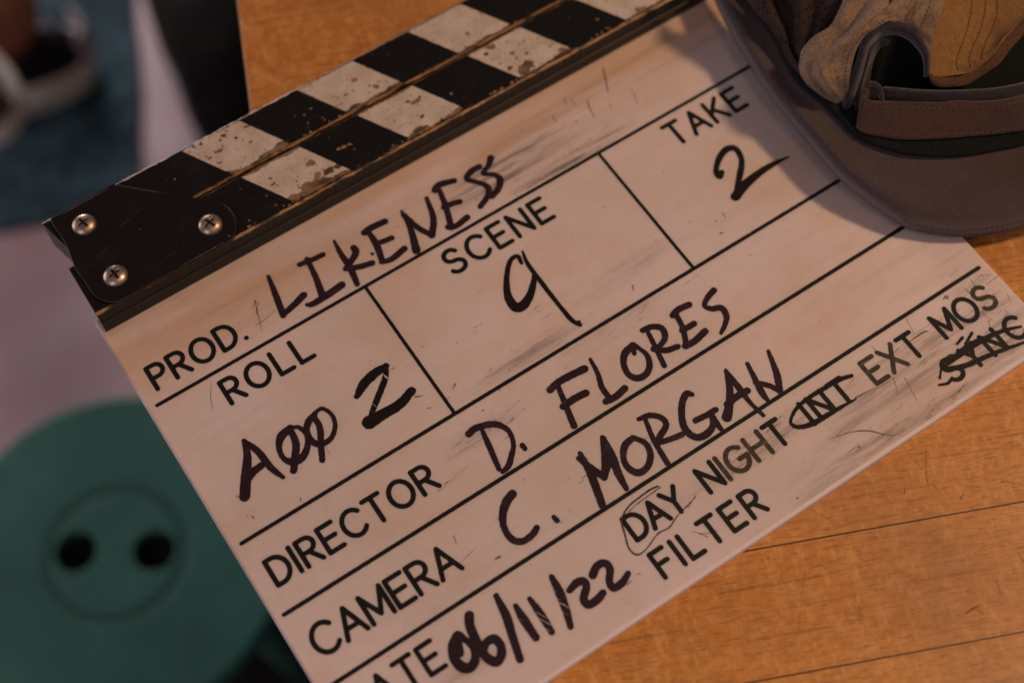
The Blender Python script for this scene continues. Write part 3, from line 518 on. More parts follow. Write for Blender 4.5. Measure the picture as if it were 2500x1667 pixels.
M = dict(board=mat_board(), print=mat_ink('engraved_black_fill', (.010, .0095, .008), .15, .42, .25), faded=mat_ink('faded_grey_brown_fill', (.055, .043, .030), .9, .5, .2),
         marker=mat_ink('purple_black_marker', (.024, .010, .017), .5, .45, .25), black_ink=mat_ink('glossy_black_marker', (.010, .0075, .005), .35, .35, .3), thin=mat_ink('thin_purple_marker', (.045, .022, .03), .4, .5, .3),
         scratch=mat_ink('grey_scratch', (.17, .12, .095), .8, .6, .2), wood=mat_tabletop(), wood_side=mat_plain('tabletop_underside', (.16, .07, .025), .6),
         tscratch=mat_ink('dark_table_scratch', (.22, .10, .035), .8, .6, .2),
         black=mat_black(), wear=mat_wear(), side=mat_side(), chip=mat_chip(), white=mat_white(), plate=mat_black('black_enamelled_plate', .80, (.0085, .0055, .005)),
         plate_edge=mat_plain('worn_plate_rim', (.022, .018, .016), .5, .0, .4, .9, 120), screw=mat_screw(), recess=mat_plain('dark_screw_recess', (.03, .02, .012), .5),
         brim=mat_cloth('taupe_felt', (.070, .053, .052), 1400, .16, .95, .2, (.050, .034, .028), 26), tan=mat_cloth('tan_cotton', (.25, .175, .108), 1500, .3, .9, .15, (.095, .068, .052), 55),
         inner=mat_cloth('orange_tan_cotton', (.25, .14, .048), 1300, .2, .9, .1, (.19, .095, .03), 30), hem=mat_cloth('brown_hem', (.10, .05, .023), 1300, .25, .9, .1),
         bind=mat_cloth('charcoal_binding', (.030, .026, .030), 1500, .35, .85, .3), strap=mat_cloth('worn_brown_strap', (.062, .037, .030), 1600, .2, .9, .2, (.045, .030, .028), 60), lining=mat_cloth('black_hollow_shade', (.008, .010, .010), 900, .2, .95, 0),  # lining: black that paints the shade in the cap's hollow and gap
         mesh=mat_mesh_cloth(), thread=mat_plain('tan_thread', (.30, .19, .10), .8), seamdark=mat_plain('seam_shadow_thread', (.13, .07, .03), .9),
         floor=mat_floor(), stool=mat_plain('green_lacquer', (.036, .135, .100), .5, 0, .3, .2, 9), hole=mat_plain('stool_underside', (.012, .03, .022), .8),
         groove=mat_plain('dark_green_groove', (.012, .070, .051), .6, 0, .3, .1, 12), rug=mat_cloth('blue_grey_rug', (.032, .068, .082), 90, .6, .95, .1, (.012, .026, .034), 8),
         skin=mat_plain('skin', (.42, .17, .09), .55, 0, .4, .12, 20), navy=mat_plain('navy_suede', (.014, .014, .022), .9, 0, .2, .3, 40), rubber=mat_plain('cream_rubber', (.80, .78, .66), .6, 0, .3, .08, 30),
         taupe=mat_plain('greyish_heel_patch', (.45, .37, .38), .8), leather=mat_plain('brown_leather', (.15, .062, .022), .6, 0, .3, .3, 30), bag=mat_plain('black_canvas', (.010, .0085, .007), .9, 0, .15, .3, 30))

# ------------------------------------------------------------------ mesh helpers
def obj(name, verts, faces, mats, parent=None, smooth=False, fm=None, label=None):
    me = bpy.data.meshes.new(name); me.from_pydata([tuple(v) for v in verts], [], faces)
    if not isinstance(mats, (list, tuple)): mats = [mats]
    for m in mats: me.materials.append(m)
    if fm is not None: me.polygons.foreach_set('material_index', fm)
    if smooth: me.polygons.foreach_set('use_smooth', [True] * len(me.polygons))
    me.update()
    o = bpy.data.objects.new(name, me); C.objects.link(o)
    if parent: o.parent = parent
    if label: o['label'] = label
    return o
def thing(name, label, cat, loc=(0, 0, 0), group=None):
    o = bpy.data.objects.new(name, None); C.objects.link(o); o.location = loc
    o['label'] = label; o['category'] = cat
    if group: o['group'] = group
    return o

rs = np.random.RandomState(4)
LAT = rs.rand(256, 256)
def vn(x, y, f, seed=0):
    """value noise -1..1, numpy"""
    x = np.asarray(x) * f + seed * 17.3 + 1000; y = np.asarray(y) * f + seed * 7.7 + 1000
    i = np.floor(x).astype(int); j = np.floor(y).astype(int); u = x - i; v = y - j
    u = u * u * (3 - 2 * u); v = v * v * (3 - 2 * v); g = lambda a, b: LAT[a % 256, b % 256]
    return ((g(i, j) * (1 - u) + g(i + 1, j) * u) * (1 - v) + (g(i, j + 1) * (1 - u) + g(i + 1, j + 1) * u) * v) * 2 - 1
def fbm(x, y, f, seed=0): return vn(x, y, f, seed) * .55 + vn(x, y, f * 2.1, seed + 1) * .3 + vn(x, y, f * 4.3, seed + 2) * .15

def contour_mesh(F, x0, y0, h, z, zf=None):
    """filled marching squares of F < 0 -> verts (mm), faces"""
    V = []; Fc = []; cache = {}
    def gv(i, j):
        k = (i, j)
        if k not in cache: cache[k] = len(V); V.append((x0 + i * h, y0 + j * h))
        return cache[k]
    def ev(i, j, a, b):
        k = (min((i, j), (a, b)), max((i, j), (a, b)))
        if k not in cache:
            f0, f1 = F[i, j], F[a, b]; t = f0 / (f0 - f1)
            cache[k] = len(V); V.append((x0 + (i + (a - i) * t) * h, y0 + (j + (b - j) * t) * h))
        return cache[k]
    I = F < 0
    any_ = I[:-1, :-1] | I[1:, :-1] | I[1:, 1:] | I[:-1, 1:]
    for i, j in zip(*np.nonzero(any_)):
        i = int(i); j = int(j)
        cs = ((i, j), (i + 1, j), (i + 1, j + 1), (i, j + 1)); p = []
        for q in range(4):
            a, b = cs[q], cs[(q + 1) % 4]
            if I[a]: p.append(gv(*a))
            if I[a] != I[b]: p.append(ev(*a, *b))
        if len(p) >= 3: Fc.append(p)
    return [(x * MM, y * MM, (z if zf is None else zf(x, y)) * MM) for x, y in V], Fc

def smooth_path(P, n=5):
    P = np.array(P, float)
    if len(P) == 2: return P
    Q = np.vstack([2 * P[0] - P[1], P, 2 * P[-1] - P[-2]]); out = []
    for i in range(1, len(Q) - 2):
        for t in np.linspace(0, 1, n, endpoint=False):
            a, b, c, d = Q[i - 1], Q[i], Q[i + 1], Q[i + 2]
            out.append(.5 * ((2 * b) + (-a + c) * t + (2 * a - 5 * b + 4 * c - d) * t * t + (-a + 3 * b - 3 * c + d) * t ** 3))
    out.append(P[-1]); return np.array(out)

def strokes_obj(name, strokes, mat, z, parent, h=.22, rough=.05, label=None, dry=None, scale=1., smooth=True):
    """a word of rounded pen strokes (x, y, radius in mm) as one flat inked shape"""
    ss = [smooth_path(s) if smooth else np.array(s, float) for s in strokes]
    allp = np.vstack(ss); r = allp[:, 2].max() * scale + .6
    x0, y0 = allp[:, 0].min() - r, allp[:, 1].min() - r; x1, y1 = allp[:, 0].max() + r, allp[:, 1].max() + r
    nx, ny = int((x1 - x0) / h) + 2, int((y1 - y0) / h) + 2
    F = np.full((nx, ny), 9.)
    for s in ss:
        for a, b in zip(s[:-1], s[1:]):
            rr = max(a[2], b[2]) * scale + .7
            i0 = max(0, int((min(a[0], b[0]) - rr - x0) / h)); i1 = min(nx, int((max(a[0], b[0]) + rr - x0) / h) + 2)
            j0 = max(0, int((min(a[1], b[1]) - rr - y0) / h)); j1 = min(ny, int((max(a[1], b[1]) + rr - y0) / h) + 2)
            X, Y = np.meshgrid(x0 + np.arange(i0, i1) * h, y0 + np.arange(j0, j1) * h, indexing='ij')
            d = b[:2] - a[:2]; L = max(1e-9, (d ** 2).sum()); t = np.clip(((X - a[0]) * d[0] + (Y - a[1]) * d[1]) / L, 0, 1)
            D = np.hypot(X - a[0] - t * d[0], Y - a[1] - t * d[1]) - (a[2] + (b[2] - a[2]) * t) * scale
            F[i0:i1, j0:j1] = np.minimum(F[i0:i1, j0:j1], D)
    X, Y = np.meshgrid(x0 + np.arange(nx) * h, y0 + np.arange(ny) * h, indexing='ij')
    F = F + rough * vn(X, Y, 1.6, 3) + rough * .6 * vn(X, Y, 3.5, 5)
    if dry is not None:            # dry pen: streaks along the given direction
        ca, sa = math.cos(dry[0]), math.sin(dry[0])
        U = X * ca + Y * sa; W_ = -X * sa + Y * ca
        st = vn(U * .4, W_ * 4, .55, 11)
        F = np.maximum(F, np.where(F < -.12, (st - dry[1]) * .5, -9))
    v, f = contour_mesh(F, x0, y0, h, z)
    return obj(name, v, f, mat, parent, label=label)

def prism(name, poly, z0, z1, mats, parent=None, bev=0, label=None):
    """extruded outline (mm); optional bevelled rim; material 1 on bevel, 2 on side if given"""
    P = np.array([q[:2] for q in poly], float); n = len(P)
    area = .5 * sum(P[i][0] * P[(i + 1) % n][1] - P[(i + 1) % n][0] * P[i][1] for i in range(n))
    if area < 0: P = P[::-1]
    V = [(x, y, z0) for x, y in P]
    if bev:
        T = np.roll(P, -1, 0) - np.roll(P, 1, 0); T /= np.linalg.norm(T, axis=1)[:, None]; N = np.c_[-T[:, 1], T[:, 0]]
        V += [(x, y, z1 - bev) for x, y in P]; V += [(x, y, z1) for x, y in P + N * bev]; rings = 3
    else: V += [(x, y, z1) for x, y in P]; rings = 2
    F = []; fm = []; nm = len(mats) if isinstance(mats, (list, tuple)) else 1
    for r in range(rings - 1):
        for i in range(n):
            F.append((r * n + i, r * n + (i + 1) % n, (r + 1) * n + (i + 1) % n, (r + 1) * n + i)); fm.append(min(nm - 1, 1 if (bev and r == 1) else (2 if nm > 2 else 0)))
    F.append([(rings - 1) * n + i for i in range(n)]); fm.append(0); F.append([i for i in range(n)][::-1]); fm.append(0)
    return obj(name, [(x * MM, y * MM, z * MM) for x, y, z in V], F, mats, parent, fm=fm, label=label)

def patch(name, rows, mat, parent, nu=10, nv=8, thick=.9, wr=0., wf=.08, seed=0, label=None, ridge=False):
    """cloth surface through a control net of rows of (x, y, z) mm"""
    R = [smooth_path(r, nu) for r in rows]
    n = len(R[0]); R = np.array(R)
    G = np.array([smooth_path(R[:, i, :], nv) for i in range(n)])     # n x m x 3
    a, b, _ = G.shape
    if wr:
        dz = (.55 - 2.2 * np.abs(vn(G[:, :, 0] + .5 * G[:, :, 1], G[:, :, 1] - .4 * G[:, :, 0], wf, seed))) * wr + fbm(G[:, :, 0], G[:, :, 1], wf * 3, seed + 1) * wr * .3 if ridge else fbm(G[:, :, 0], G[:, :, 1] + G[:, :, 2], wf, seed) * wr
        G[:, :, 2] += dz; G[:, :, 0] += vn(G[:, :, 2], G[:, :, 1], wf, seed + 5) * wr * .4
    V = (G.reshape(-1, 3) * MM).tolist()
    F = [(i * b + j, (i + 1) * b + j, (i + 1) * b + j + 1, i * b + j + 1) for i in range(a - 1) for j in range(b - 1)]
    o = obj(name, V, F, mat, parent, smooth=True, label=label)
    if thick:
        m = o.modifiers.new('Solidify', 'SOLIDIFY'); m.thickness = thick * MM; m.offset = 0
    return o, G

def tube(path, r, k=8, closed_ends=True):
    P = np.array(path, float); V = []; F = []
    for i, p in enumerate(P):
        t = P[min(i + 1, len(P) - 1)] - P[max(i - 1, 0)]; t = t / (np.linalg.norm(t) + 1e-9)
        a = np.cross(t, (0, 0, 1)); a = a / (np.linalg.norm(a) + 1e-9) if np.linalg.norm(a) > 1e-3 else np.array((1., 0, 0)); b = np.cross(t, a)
        ri = r if np.isscalar(r) else r[i]
        for q in range(k):
            an = 2 * math.pi * q / k; V.append(p + (a * math.cos(an) + b * math.sin(an)) * ri)
    for i in range(len(P) - 1):
        for q in range(k): F.append((i * k + q, i * k + (q + 1) % k, (i + 1) * k + (q + 1) % k, (i + 1) * k + q))
    F.append(list(range(k))[::-1]); F.append([(len(P) - 1) * k + q for q in range(k)])
    return V, F
def merge(parts):
    V = []; F = []
    for v, f in parts:
        n = len(V); V += [tuple(q) for q in v]; F += [[i + n for i in g] for g in f]
    return V, F

# ------------------------------------------------------------------ the floor
def plane(name, s, z, mat):
    o = obj(name, [(-s, -s, z), (s, -s, z), (s, s, z), (-s, s, z)], [(0, 1, 2, 3)], mat); return o
fl = plane('floor', 4, -.75, M['floor']); fl['kind'] = 'structure'

# rug lying on the floor
rp = DATA['mat']
rug = prism('rug', rp, -749.6, -741, M['rug']); rug['label'] = 'dark blue-grey rug on the floor under the shoes'; rug['category'] = 'rug'

# ------------------------------------------------------------------ the table
G = Vector((.918, -.3966, 0)).normalized(); Nn = Vector((.3966, .918, 0)).normalized()
table = thing('wooden_table', 'orange-brown butcher block table the clapperboard and cap lie on', 'table', (0, 0, 0))
ang = math.atan2(G.y, G.x)
org = G * -.0452 + Nn * .1361
def table_part(name, x0, x1, y0, y1, z0, z1, mats, bev=.0012):
    X = [(x0, y0), (x1, y0), (x1, y1), (x0, y1)]
    o = prism(name, [(a * 1000, b * 1000) for a, b in X], z0 * 1000, z1 * 1000, mats, table, bev * 1000)
    o.location = org; o.rotation_euler = (0, 0, ang); return o
top = table_part('tabletop', 0, 1.3, -.55, .9, -.04, 0, [M['wood'], M['wood'], M['wood_side']])
table_part('pedestal', .12, .9, -.35, .6, -.70, -.0402, M['bag'])
table_part('foot', .03, 1.0, -.45, .72, -.7496, -.70, M['bag'])
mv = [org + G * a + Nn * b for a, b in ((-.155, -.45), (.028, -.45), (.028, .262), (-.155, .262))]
shade_sheet = prism('floor_shade_sheet', [(q.x * 1000, q.y * 1000) for q in mv], -749.7, -746.5, M['bag']); shade_sheet['label'] = 'black sheet painting the shadow beside the green stool under the table edge'; shade_sheet['category'] = 'mat'  # thin black sheet laid down in place of shadow on the floor
ts = strokes_obj('scratch_marks', [[(a, b, c * .6) for a, b, c in q] for q in DATA['tscr']], M['tscratch'], .05, table, .15, .04)

# ------------------------------------------------------------------ the clapperboard
clap = thing('clapperboard', 'worn film clapperboard with white slate and black and white striped sticks', 'clapperboard', (0, 0, 0))
ZB = 5.0
panel = prism('slate_panel', [(3.3, 70), (282.6, 85.7), (282.6, 281.2), (3.3, 281.2)][:0] or [(3.3, 85.7), (282.6, 85.7), (282.6, 281.2), (3.3, 281.2)], .3, ZB, M['board'], clap, 1.3)

# ruled lines: rounded bars, slightly uneven
L = DATA['lines']
def rule(x0, y0, x1, y1, wd, z):
    strokes_obj('ruled_line', [[(x0, y0, wd / 2), (x1, y1, wd / 2)]], M['print'], z, panel, .3, .045, smooth=False)
rule(7.0, 238.9, 281.4, 238.9, 1.4, ZB + .09)
rule(7.1, 179.0, 281.4, 179.0, 1.45, ZB + .09)
rule(7.0, 150.3, 281.4, 150.3, 1.5, ZB + .09)
rule(7.0, 122.2, 278.3, 122.2, 1.5, ZB + .09)
rule(90.7, 238.2, 90.7, 179.8, 1.3, ZB + .07)
rule(193.0, 238.2, 193.0, 179.8, 1.3, ZB + .07)

# engraved lettering: one-stroke gothic capitals, cap height 1
def arc(cx, cy, rx, ry, a0, a1, n=14):
    return [(cx + rx * math.cos(math.radians(a0 + (a1 - a0) * i / n)), cy + ry * math.sin(math.radians(a0 + (a1 - a0) * i / n))) for i in range(n + 1)]
GL = {
 'A': (.72, [[(0, 0), (.36, 1), (.72, 0)], [(.12, .33), (.60, .33)]]),
 'C': (.74, [arc(.42, .5, .42, .5, 42, 318, 22)]),
 'D': (.66, [[(.22, 1), (0, 1), (0, 0), (.22, 0)] + arc(.22, .5, .44, .5, -90, 90, 16)]),
 'E': (.56, [[(.56, 1), (0, 1), (0, 0), (.56, 0)], [(0, .52), (.48, .52)]]),
 'F': (.54, [[(.54, 1), (0, 1), (0, 0)], [(0, .52), (.46, .52)]]),
 'G': (.78, [arc(.42, .5, .42, .5, 45, 360, 24)[:-1] + [(.84, .46), (.5, .46)]]),
 'H': (.64, [[(0, 0), (0, 1)], [(.64, 0), (.64, 1)], [(0, .52), (.64, .52)]]),
 'I': (0, [[(0, 0), (0, 1)]]),
 'K': (.62, [[(0, 0), (0, 1)], [(.58, 1), (0, .38)], [(.2, .57), (.62, 0)]]),
 'L': (.52, [[(0, 1), (0, 0), (.52, 0)]]),
 'M': (.76, [[(0, 0), (0, 1), (.38, .18), (.76, 1), (.76, 0)]]),
 'N': (.66, [[(0, 0), (0, 1), (.66, 0), (.66, 1)]]),
 'O': (.84, [arc(.42, .5, .42, .5, 90, 450, 28)]),
 'P': (.56, [[(0, 0), (0, 1), (.3, 1)] + arc(.3, .74, .26, .26, 90, -90, 10) + [(0, .48)]]),
 'R': (.60, [[(0, 0), (0, 1), (.3, 1)] + arc(.3, .74, .27, .26, 90, -90, 10) + [(0, .48)], [(.28, .48), (.60, 0)]]),
 'S': (.62, [arc(.31, .75, .28, .25, 25, 270, 14) + arc(.31, .25, .31, .25, 90, -155, 14)[1:]]),
 'T': (.64, [[(0, 1), (.64, 1)], [(.32, 1), (.32, 0)]]),
 'X': (.64, [[(0, 0), (.64, 1)], [(0, 1), (.64, 0)]]),
 'Y': (.66, [[(0, 1), (.33, .48), (.66, 1)], [(.33, .48), (.33, 0)]]),
 '.': (0, [[(0, .02), (.005, .02)]]),
}
def printed(text, x0, x1, y, hgt, wd=1.12, gap=None, skip=(), fade=()):
    ws = [GL[c][0] * hgt for c in text]
    if gap is None: gap = (x1 - x0 - sum(ws)) / (len(text) - 1)
    x = x0 if x0 is not None else x1 - sum(ws) - gap * (len(text) - 1)
    A = []; Bf = []
    for i, c in enumerate(text):
        st = [[(x + px * hgt, y + py * hgt, wd / 2) for px, py in s] for s in GL[c][1]]
        (Bf if i in fade else A).extend(st); x += ws[i] + gap
    return A, Bf, gap
gapc = None
for (txt, x0, x1, y, hgt) in DATA['printed']:
    fade = {'NIGHT': (1, 2, 3), 'EXT': (0, 1), 'MOS': (2,)}.get(txt, ())
    if txt == 'DATE': A, Bf, _ = printed(txt, None, x1, y, 9.6, 1.66, 2.6)
    else: A, Bf, _ = printed(txt, x0, x1, y, hgt, 1.74, None, fade=fade)
    strokes_obj('printed_lettering', A, M['print'], ZB + .05, panel, .2, .03, 'engraved black word %s' % txt, smooth=False)
    if Bf: strokes_obj('printed_lettering', Bf, M['faded'], ZB + .05, panel, .2, .05, 'engraved letters of %s with the black worn out of them' % txt, smooth=False)
for k, st in DATA['hand'].items():
    st = [[(a, b, c * (1.42 if k == '9' else 1.3)) for a, b, c in q] for q in st]
    ink = M['black_ink'] if k in ('9', '2 (take)', '2 (roll)') else M['marker']
    if k == '06/11/22':
        strokes_obj('handwriting', st[:3] + st[6:], ink, ZB + .12, panel, .2, .07, 'handwritten date 06/11/22 in dark marker')
        strokes_obj('handwriting', st[3:6], ink, ZB + .16, panel, .13, .07, 'streaky middle strokes of the handwritten date', dry=(2.05, .66))
    elif k == '2 (roll)':
        strokes_obj('handwriting', [st[0], st[2]], ink, ZB + .12, panel, .2, .12, 'handwritten 2 in glossy black under ROLL')
        strokes_obj('handwriting', [st[1]], ink, ZB + .16, panel, .12, .1, 'streaky slant of the handwritten 2 under ROLL', dry=(1.9, .55))
    else:
        lab = {'LIKENESS': 'handwritten title LIKENESS in dark marker', '2 (take)': 'handwritten 2 under TAKE', '9': 'handwritten 9 under SCENE', 'A00': 'handwritten A and two slashed zeros under ROLL', 'D.': 'handwritten initial D. after DIRECTOR', 'FLORES': 'handwritten surname FLORES', 'C.': 'handwritten initial C. after CAMERA', 'MORGAN': 'handwritten surname MORGAN'}[k]
        strokes_obj('handwriting', st, ink, ZB + .12, panel, .2, .07, lab)
for k, st in DATA['rings'].items():
    strokes_obj('marker_loop', st, M['black_ink'] if 'DAY' not in k else M['thin'], ZB + .2, panel, .14, .08, 'marker ' + k)
strokes_obj('scratch_marks', DATA['scr'], M['scratch'], ZB + .02, panel, .13, .03)

# fine scuffs left by wiping, running along the rows
rnd = random.Random(5); sc = []
for (cx, cy, rx, ry, n) in ((160, 252, 26, 5, 26), (182, 243, 30, 4, 22), (95, 168, 18, 5, 22), (122, 184, 24, 5, 20), (160, 176, 24, 4, 18), (170, 111, 22, 6, 26), (235, 108, 30, 9, 20), (270, 112, 11, 14, 40), (262, 94, 18, 6, 30), (205, 84, 1, 1, 0), (205, 95, 30, 6, 20), (76, 158, 10, 3, 8), (150, 200, 60, 18, 12), (60, 140, 40, 10, 8), (225, 88.5, 28, 2, 26)):
    for i in range(n):
        x = rnd.gauss(cx, rx * .55); y = rnd.gauss(cy, ry * .55); l = rnd.uniform(2, 11); a = rnd.gauss(.12, .08) if rnd.random() < .93 else rnd.uniform(-1.4, -.9)
        if cx == 270 and rnd.random() < .4: a = rnd.uniform(-1.3, -.8)
        if a < -.5: l *= .4
        if x + l > 280: continue
        r = rnd.uniform(.035, .10); sc.append([(x, y, r * .5), (x + l * .5 * math.cos(a), y + l * .5 * math.sin(a), r), (x + l * math.cos(a), y + l * math.sin(a) * 1.1, r * .3)])
strokes_obj('scuff_marks', sc, M['scratch'], ZB + .03, panel, .14, .035, smooth=False)

# ---- sticks
def stick(name, prof, wearidx, x0f, x1, seed, label):
    """prof: closed profile (y, z); extruded along x with slightly chewed edges"""
    xs = np.linspace(0, 1, 420); n = len(prof); V = []; F = []; fm = []
    for s, t in enumerate(xs):
        for k, (y, z) in enumerate(prof):
            x0 = x0f(y); x = x0 + (x1 - x0) * t
            j = 0
            if k in wearidx: j = (vn(x, k * 3.1, .9, seed) * .16 + vn(x, k * 3.1, .25, seed + 3) * .16)
            V.append((x * MM, (y + j) * MM, (z - abs(j) * .4 * (1 if k in wearidx else 0)) * MM))
    W = set(wearidx)
    for s in range(len(xs) - 1):
        for k in range(n):
            k2 = (k + 1) % n
            F.append((s * n + k, (s + 1) * n + k, (s + 1) * n + k2, s * n + k2))
            w_ = k in W and k2 in W and abs(prof[k][1] - prof[k2][1]) > .1 and abs(prof[k][1] - prof[k2][1]) < 2
            top_ = prof[k][1] > 16.9 and prof[k2][1] > 16.9
            fm.append(1 if w_ else (0 if top_ else 2))
    F.append(list(range(n))); fm.append(2); F.append([(len(xs) - 1) * n + k for k in range(n)][::-1]); fm.append(2)
    return obj(name, V, F, [M['black'], M['wear'], M['side']], clap, fm=fm, label=label)
lo_prof = [(274.3, 5.03), (274.3, 10.2), (274.9, 10.6), (275.0, 16.5), (275.9, 17.0), (296.9, 17.0), (297.7, 16.3), (297.7, .4), (281.5, .4), (281.5, 5.03)]
lower = stick('lower_stick', lo_prof, {3, 4, 5, 6}, lambda y: 5.2, 289, 1, 'lower clap stick fixed to the slate')
up_prof = [(298.5, .4), (298.5, 16.2), (299.1, 17.0), (319.1, 17.0), (320.2, 16.2), (320.2, .4)]
upper = stick('upper_stick', up_prof, {1, 2, 3, 4}, lambda y: 5.4 + (max(0, 311 - y) / 12.5) ** 2 * 5.0, 289, 7, 'upper hinged clap stick')

chips = np.array(DATA['chips'])
def stripe(par, xb, y0, y1, seed, eat_top, eat_bot):
    """painted slanting stripe: bare wood base sheet and white paint with chips missing; xb = left edge x at y0"""
    h = .2; wdt = 24.0; k = -10.4 / 19.0
    X, Y = np.meshgrid(np.arange(xb - 13, xb + 27, h), np.arange(y0 - .6, y1 + .6, h), indexing='ij')
    sx = X - xb - k * (Y - y0); c = 1 / math.hypot(1, k)
    base = np.maximum(np.maximum(-sx * c, (sx - wdt) * c), np.maximum(y0 - Y, Y - y1))
    base = np.maximum(base, X - 288)
    edge = base + .10 * vn(X, Y, 2.2, seed)
    # worn bands where the paint has gone along the long edges
    e1 = eat_bot * (0.55 + .9 * fbm(X, Y * 0, .12, seed)) + .5 * fbm(X, Y, .8, seed + 2); e2 = eat_top * (0.55 + .9 * fbm(X, Y * 0, .12, seed + 9)) + .5 * fbm(X, Y, .8, seed + 4)
    chip = np.maximum(e1 - (Y - y0), e2 - (y1 - Y))
    for cx, cy, r in chips:
        if cx < xb - 14 or cx > xb + 28 or cy < y0 - 3 or cy > y1 + 3: continue
        chip = np.maximum(chip, r * (.95 + .7 * fbm(X, Y, .9, seed + int(cx))) - np.hypot((X - cx) * .8, Y - cy))
    sp = fbm(X, Y, 1.1, seed + 31)
    chip = np.maximum(chip, (sp - .52) * 1.5)
    v, f = contour_mesh(base + .05, X[0, 0], Y[0, 0], h, 17.03); obj('bare_wood_patch', v, f, M['chip'], par)
    v, f = contour_mesh(np.maximum(edge, chip), X[0, 0], Y[0, 0], h, 17.08); obj('white_stripe', v, f, M['white'], par)
for i in range(5):
    if 72 + 48.9 * i < 285: stripe(upper, 72.3 + 48.9 * i, 299.2, 318.9, 20 + i, (.5, .3, .25, .3, .3)[i], (3.6, 2.3, 1.3, 1.0, .8)[i])
    if 85 + 49 * i < 285: stripe(lower, 85.2 + 49.0 * i, 276.4, 296.7, 40 + i, (1.6, 1.1, .6, .4, .3)[i], (2.8, 1.8, 2.0, 1.2, .9)[i])
# bare spots knocked out of the black paint
def blobs(list_, par, z, mat, name):
    parts = []
    for q, (cx, cy, r) in enumerate(list_):
        h = .12; X, Y = np.meshgrid(np.arange(cx - 2.2 * r - .3, cx + 2.2 * r + .3, h), np.arange(cy - 1.5 * r - .3, cy + 1.5 * r + .3, h), indexing='ij')
        F = np.hypot((X - cx) * .65, Y - cy) - r * (.65 + .7 * fbm(X, Y, 1.2, q))
        parts.append(contour_mesh(F, X[0, 0], Y[0, 0], h, z))
    v, f = merge(parts); return obj(name, v, f, mat, par)
blobs([b for b in DATA['bare'] if b[1] < 297.6], lower, 17.05, M['wear'], 'chipped_paint')
blobs([b for b in DATA['bare'] if b[1] > 298.4], upper, 17.05, M['wear'], 'chipped_paint')
rnd = random.Random(9)
plate_nicks = [(33.5, 296.5, .25), (14.5, 300.2, .2), (27, 289, .12), (41, 301, .15), (48, 279, .14), (22, 305, .1), (58.5, 276.2, .4), (52, 274.9, .35), (44.5, 274.9, .3)]
def sprinkle(y0, y1, n, par, x0=66):
    blobs([(rnd.uniform(x0, 285), rnd.uniform(y0, y1), rnd.choice((.12, .16, .2, .3, .42))) for _ in range(n)], par, 17.045, M['wear'], 'paint_nicks')
sprinkle(277.2, 296.5, 45, lower); sprinkle(299.4, 318.6, 40, upper)
blobs([(rnd.uniform(66, 286), 276.3 + abs(rnd.gauss(0, .35)), rnd.uniform(.25, .75)) for _ in range(95)], lower, 17.1, M['wear'], 'chipped_edge')
blobs([(rnd.uniform(70, 286), 299.4 + abs(rnd.gauss(0, .2)), rnd.uniform(.2, .45)) for _ in range(50)], upper, 17.1, M['wear'], 'chipped_edge')

# ---- hinge plate and screws
pp = smooth_path([q[:2] + [0] for q in DATA['plate']] + [DATA['plate'][0][:2] + [0]], 5)[:-1]
pp = [q for q in pp if q[1] < 321]
plate = prism('hinge_plate', pp, 17.02, 18.5, [M['plate'], M['plate_edge'], M['plate']], clap, .18)
blobs(plate_nicks, plate, 18.53, M['wear'], 'paint_nicks')
strokes_obj('scratch_marks', [[(31, 318.2, .10), (18, 318.0, .16), (12.5, 317.6, .06)], [(35.5, 317.0, .05), (42, 310.6, .09), (47.5, 305.4, .04)], [(24, 300, .03), (34, 303, .05), (41, 306, .02)], [(12, 292, .02), (20, 296, .05), (30, 297, .02)], [(40, 283, .02), (46, 288, .045), (49, 294, .02)], [(28, 279, .02), (38, 281, .05), (45, 280, .02)], [(56, 275.0, .05), (48, 274.9, .12), (38, 275.0, .05)], [(62.8, 290, .04), (63.9, 286, .10), (63.9, 281.5, .04)]], mat_plain('plate_scratch', (.17, .14, .125), .45, .4), 18.52, plate, .12, .02)
def screw(x, y, rot):
    R_, H = 4.35, 2.3; nr, nt = 30, 96; V = [(0, 0, 0)]; F = []; fm = []
    def depth(px, py):
        c, s = math.cos(rot), math.sin(rot); u, v = abs(px * c + py * s), abs(-px * s + py * c)
        a = max(u - (2.25), v - (.55 - .1 * u)); b = max(v - (2.25), u - (.55 - .1 * v)); d = min(a, b)
        return 1.25 * min(1, max(0, .12 - d) / .28)
    def zz(px, py):
        r = math.hypot(px, py) / R_; return 18.5 + H * (1 - r ** 2.6) ** .75 * .86 + .3 * (1 if r < 1 else 0) - depth(px, py)
    V = [(x, y, zz(0, 0))]
    for i in range(1, nr + 1):
        r = R_ * (i / nr)
        for j in range(nt):
            a = 2 * math.pi * j / nt; V.append((x + r * math.cos(a), y + r * math.sin(a), zz(r * math.cos(a) * .9999, r * math.sin(a) * .9999)))
    for j in range(nt): a = 2 * math.pi * j / nt; V.append((x + R_ * math.cos(a), y + R_ * math.sin(a), 18.5))
    for j in range(nt): F.append((0, 1 + j, 1 + (j + 1) % nt)); fm.append(1)
    for i in range(nr):
        for j in range(nt):
            a = 1 + i * nt; F.append((a + j, a + nt + j, a + nt + (j + 1) % nt, a + (j + 1) % nt))
            rr = R_ * (i + 1.5) / nr; an = 2 * math.pi * (j + .5) / nt
            fm.append(1 if i < nr - 1 and depth(rr * math.cos(an), rr * math.sin(an)) > .7 else 0)
    return obj('screw', [(a * MM, b * MM, c * MM) for a, b, c in V], F, [M['screw'], M['recess']], plate, smooth=True, fm=fm)
for (x, y), r_ in zip(((17.7, 309.2), (55.1, 284.0), (17.6, 284.2)), (.25, .35, .1)): screw(x, y, r_)

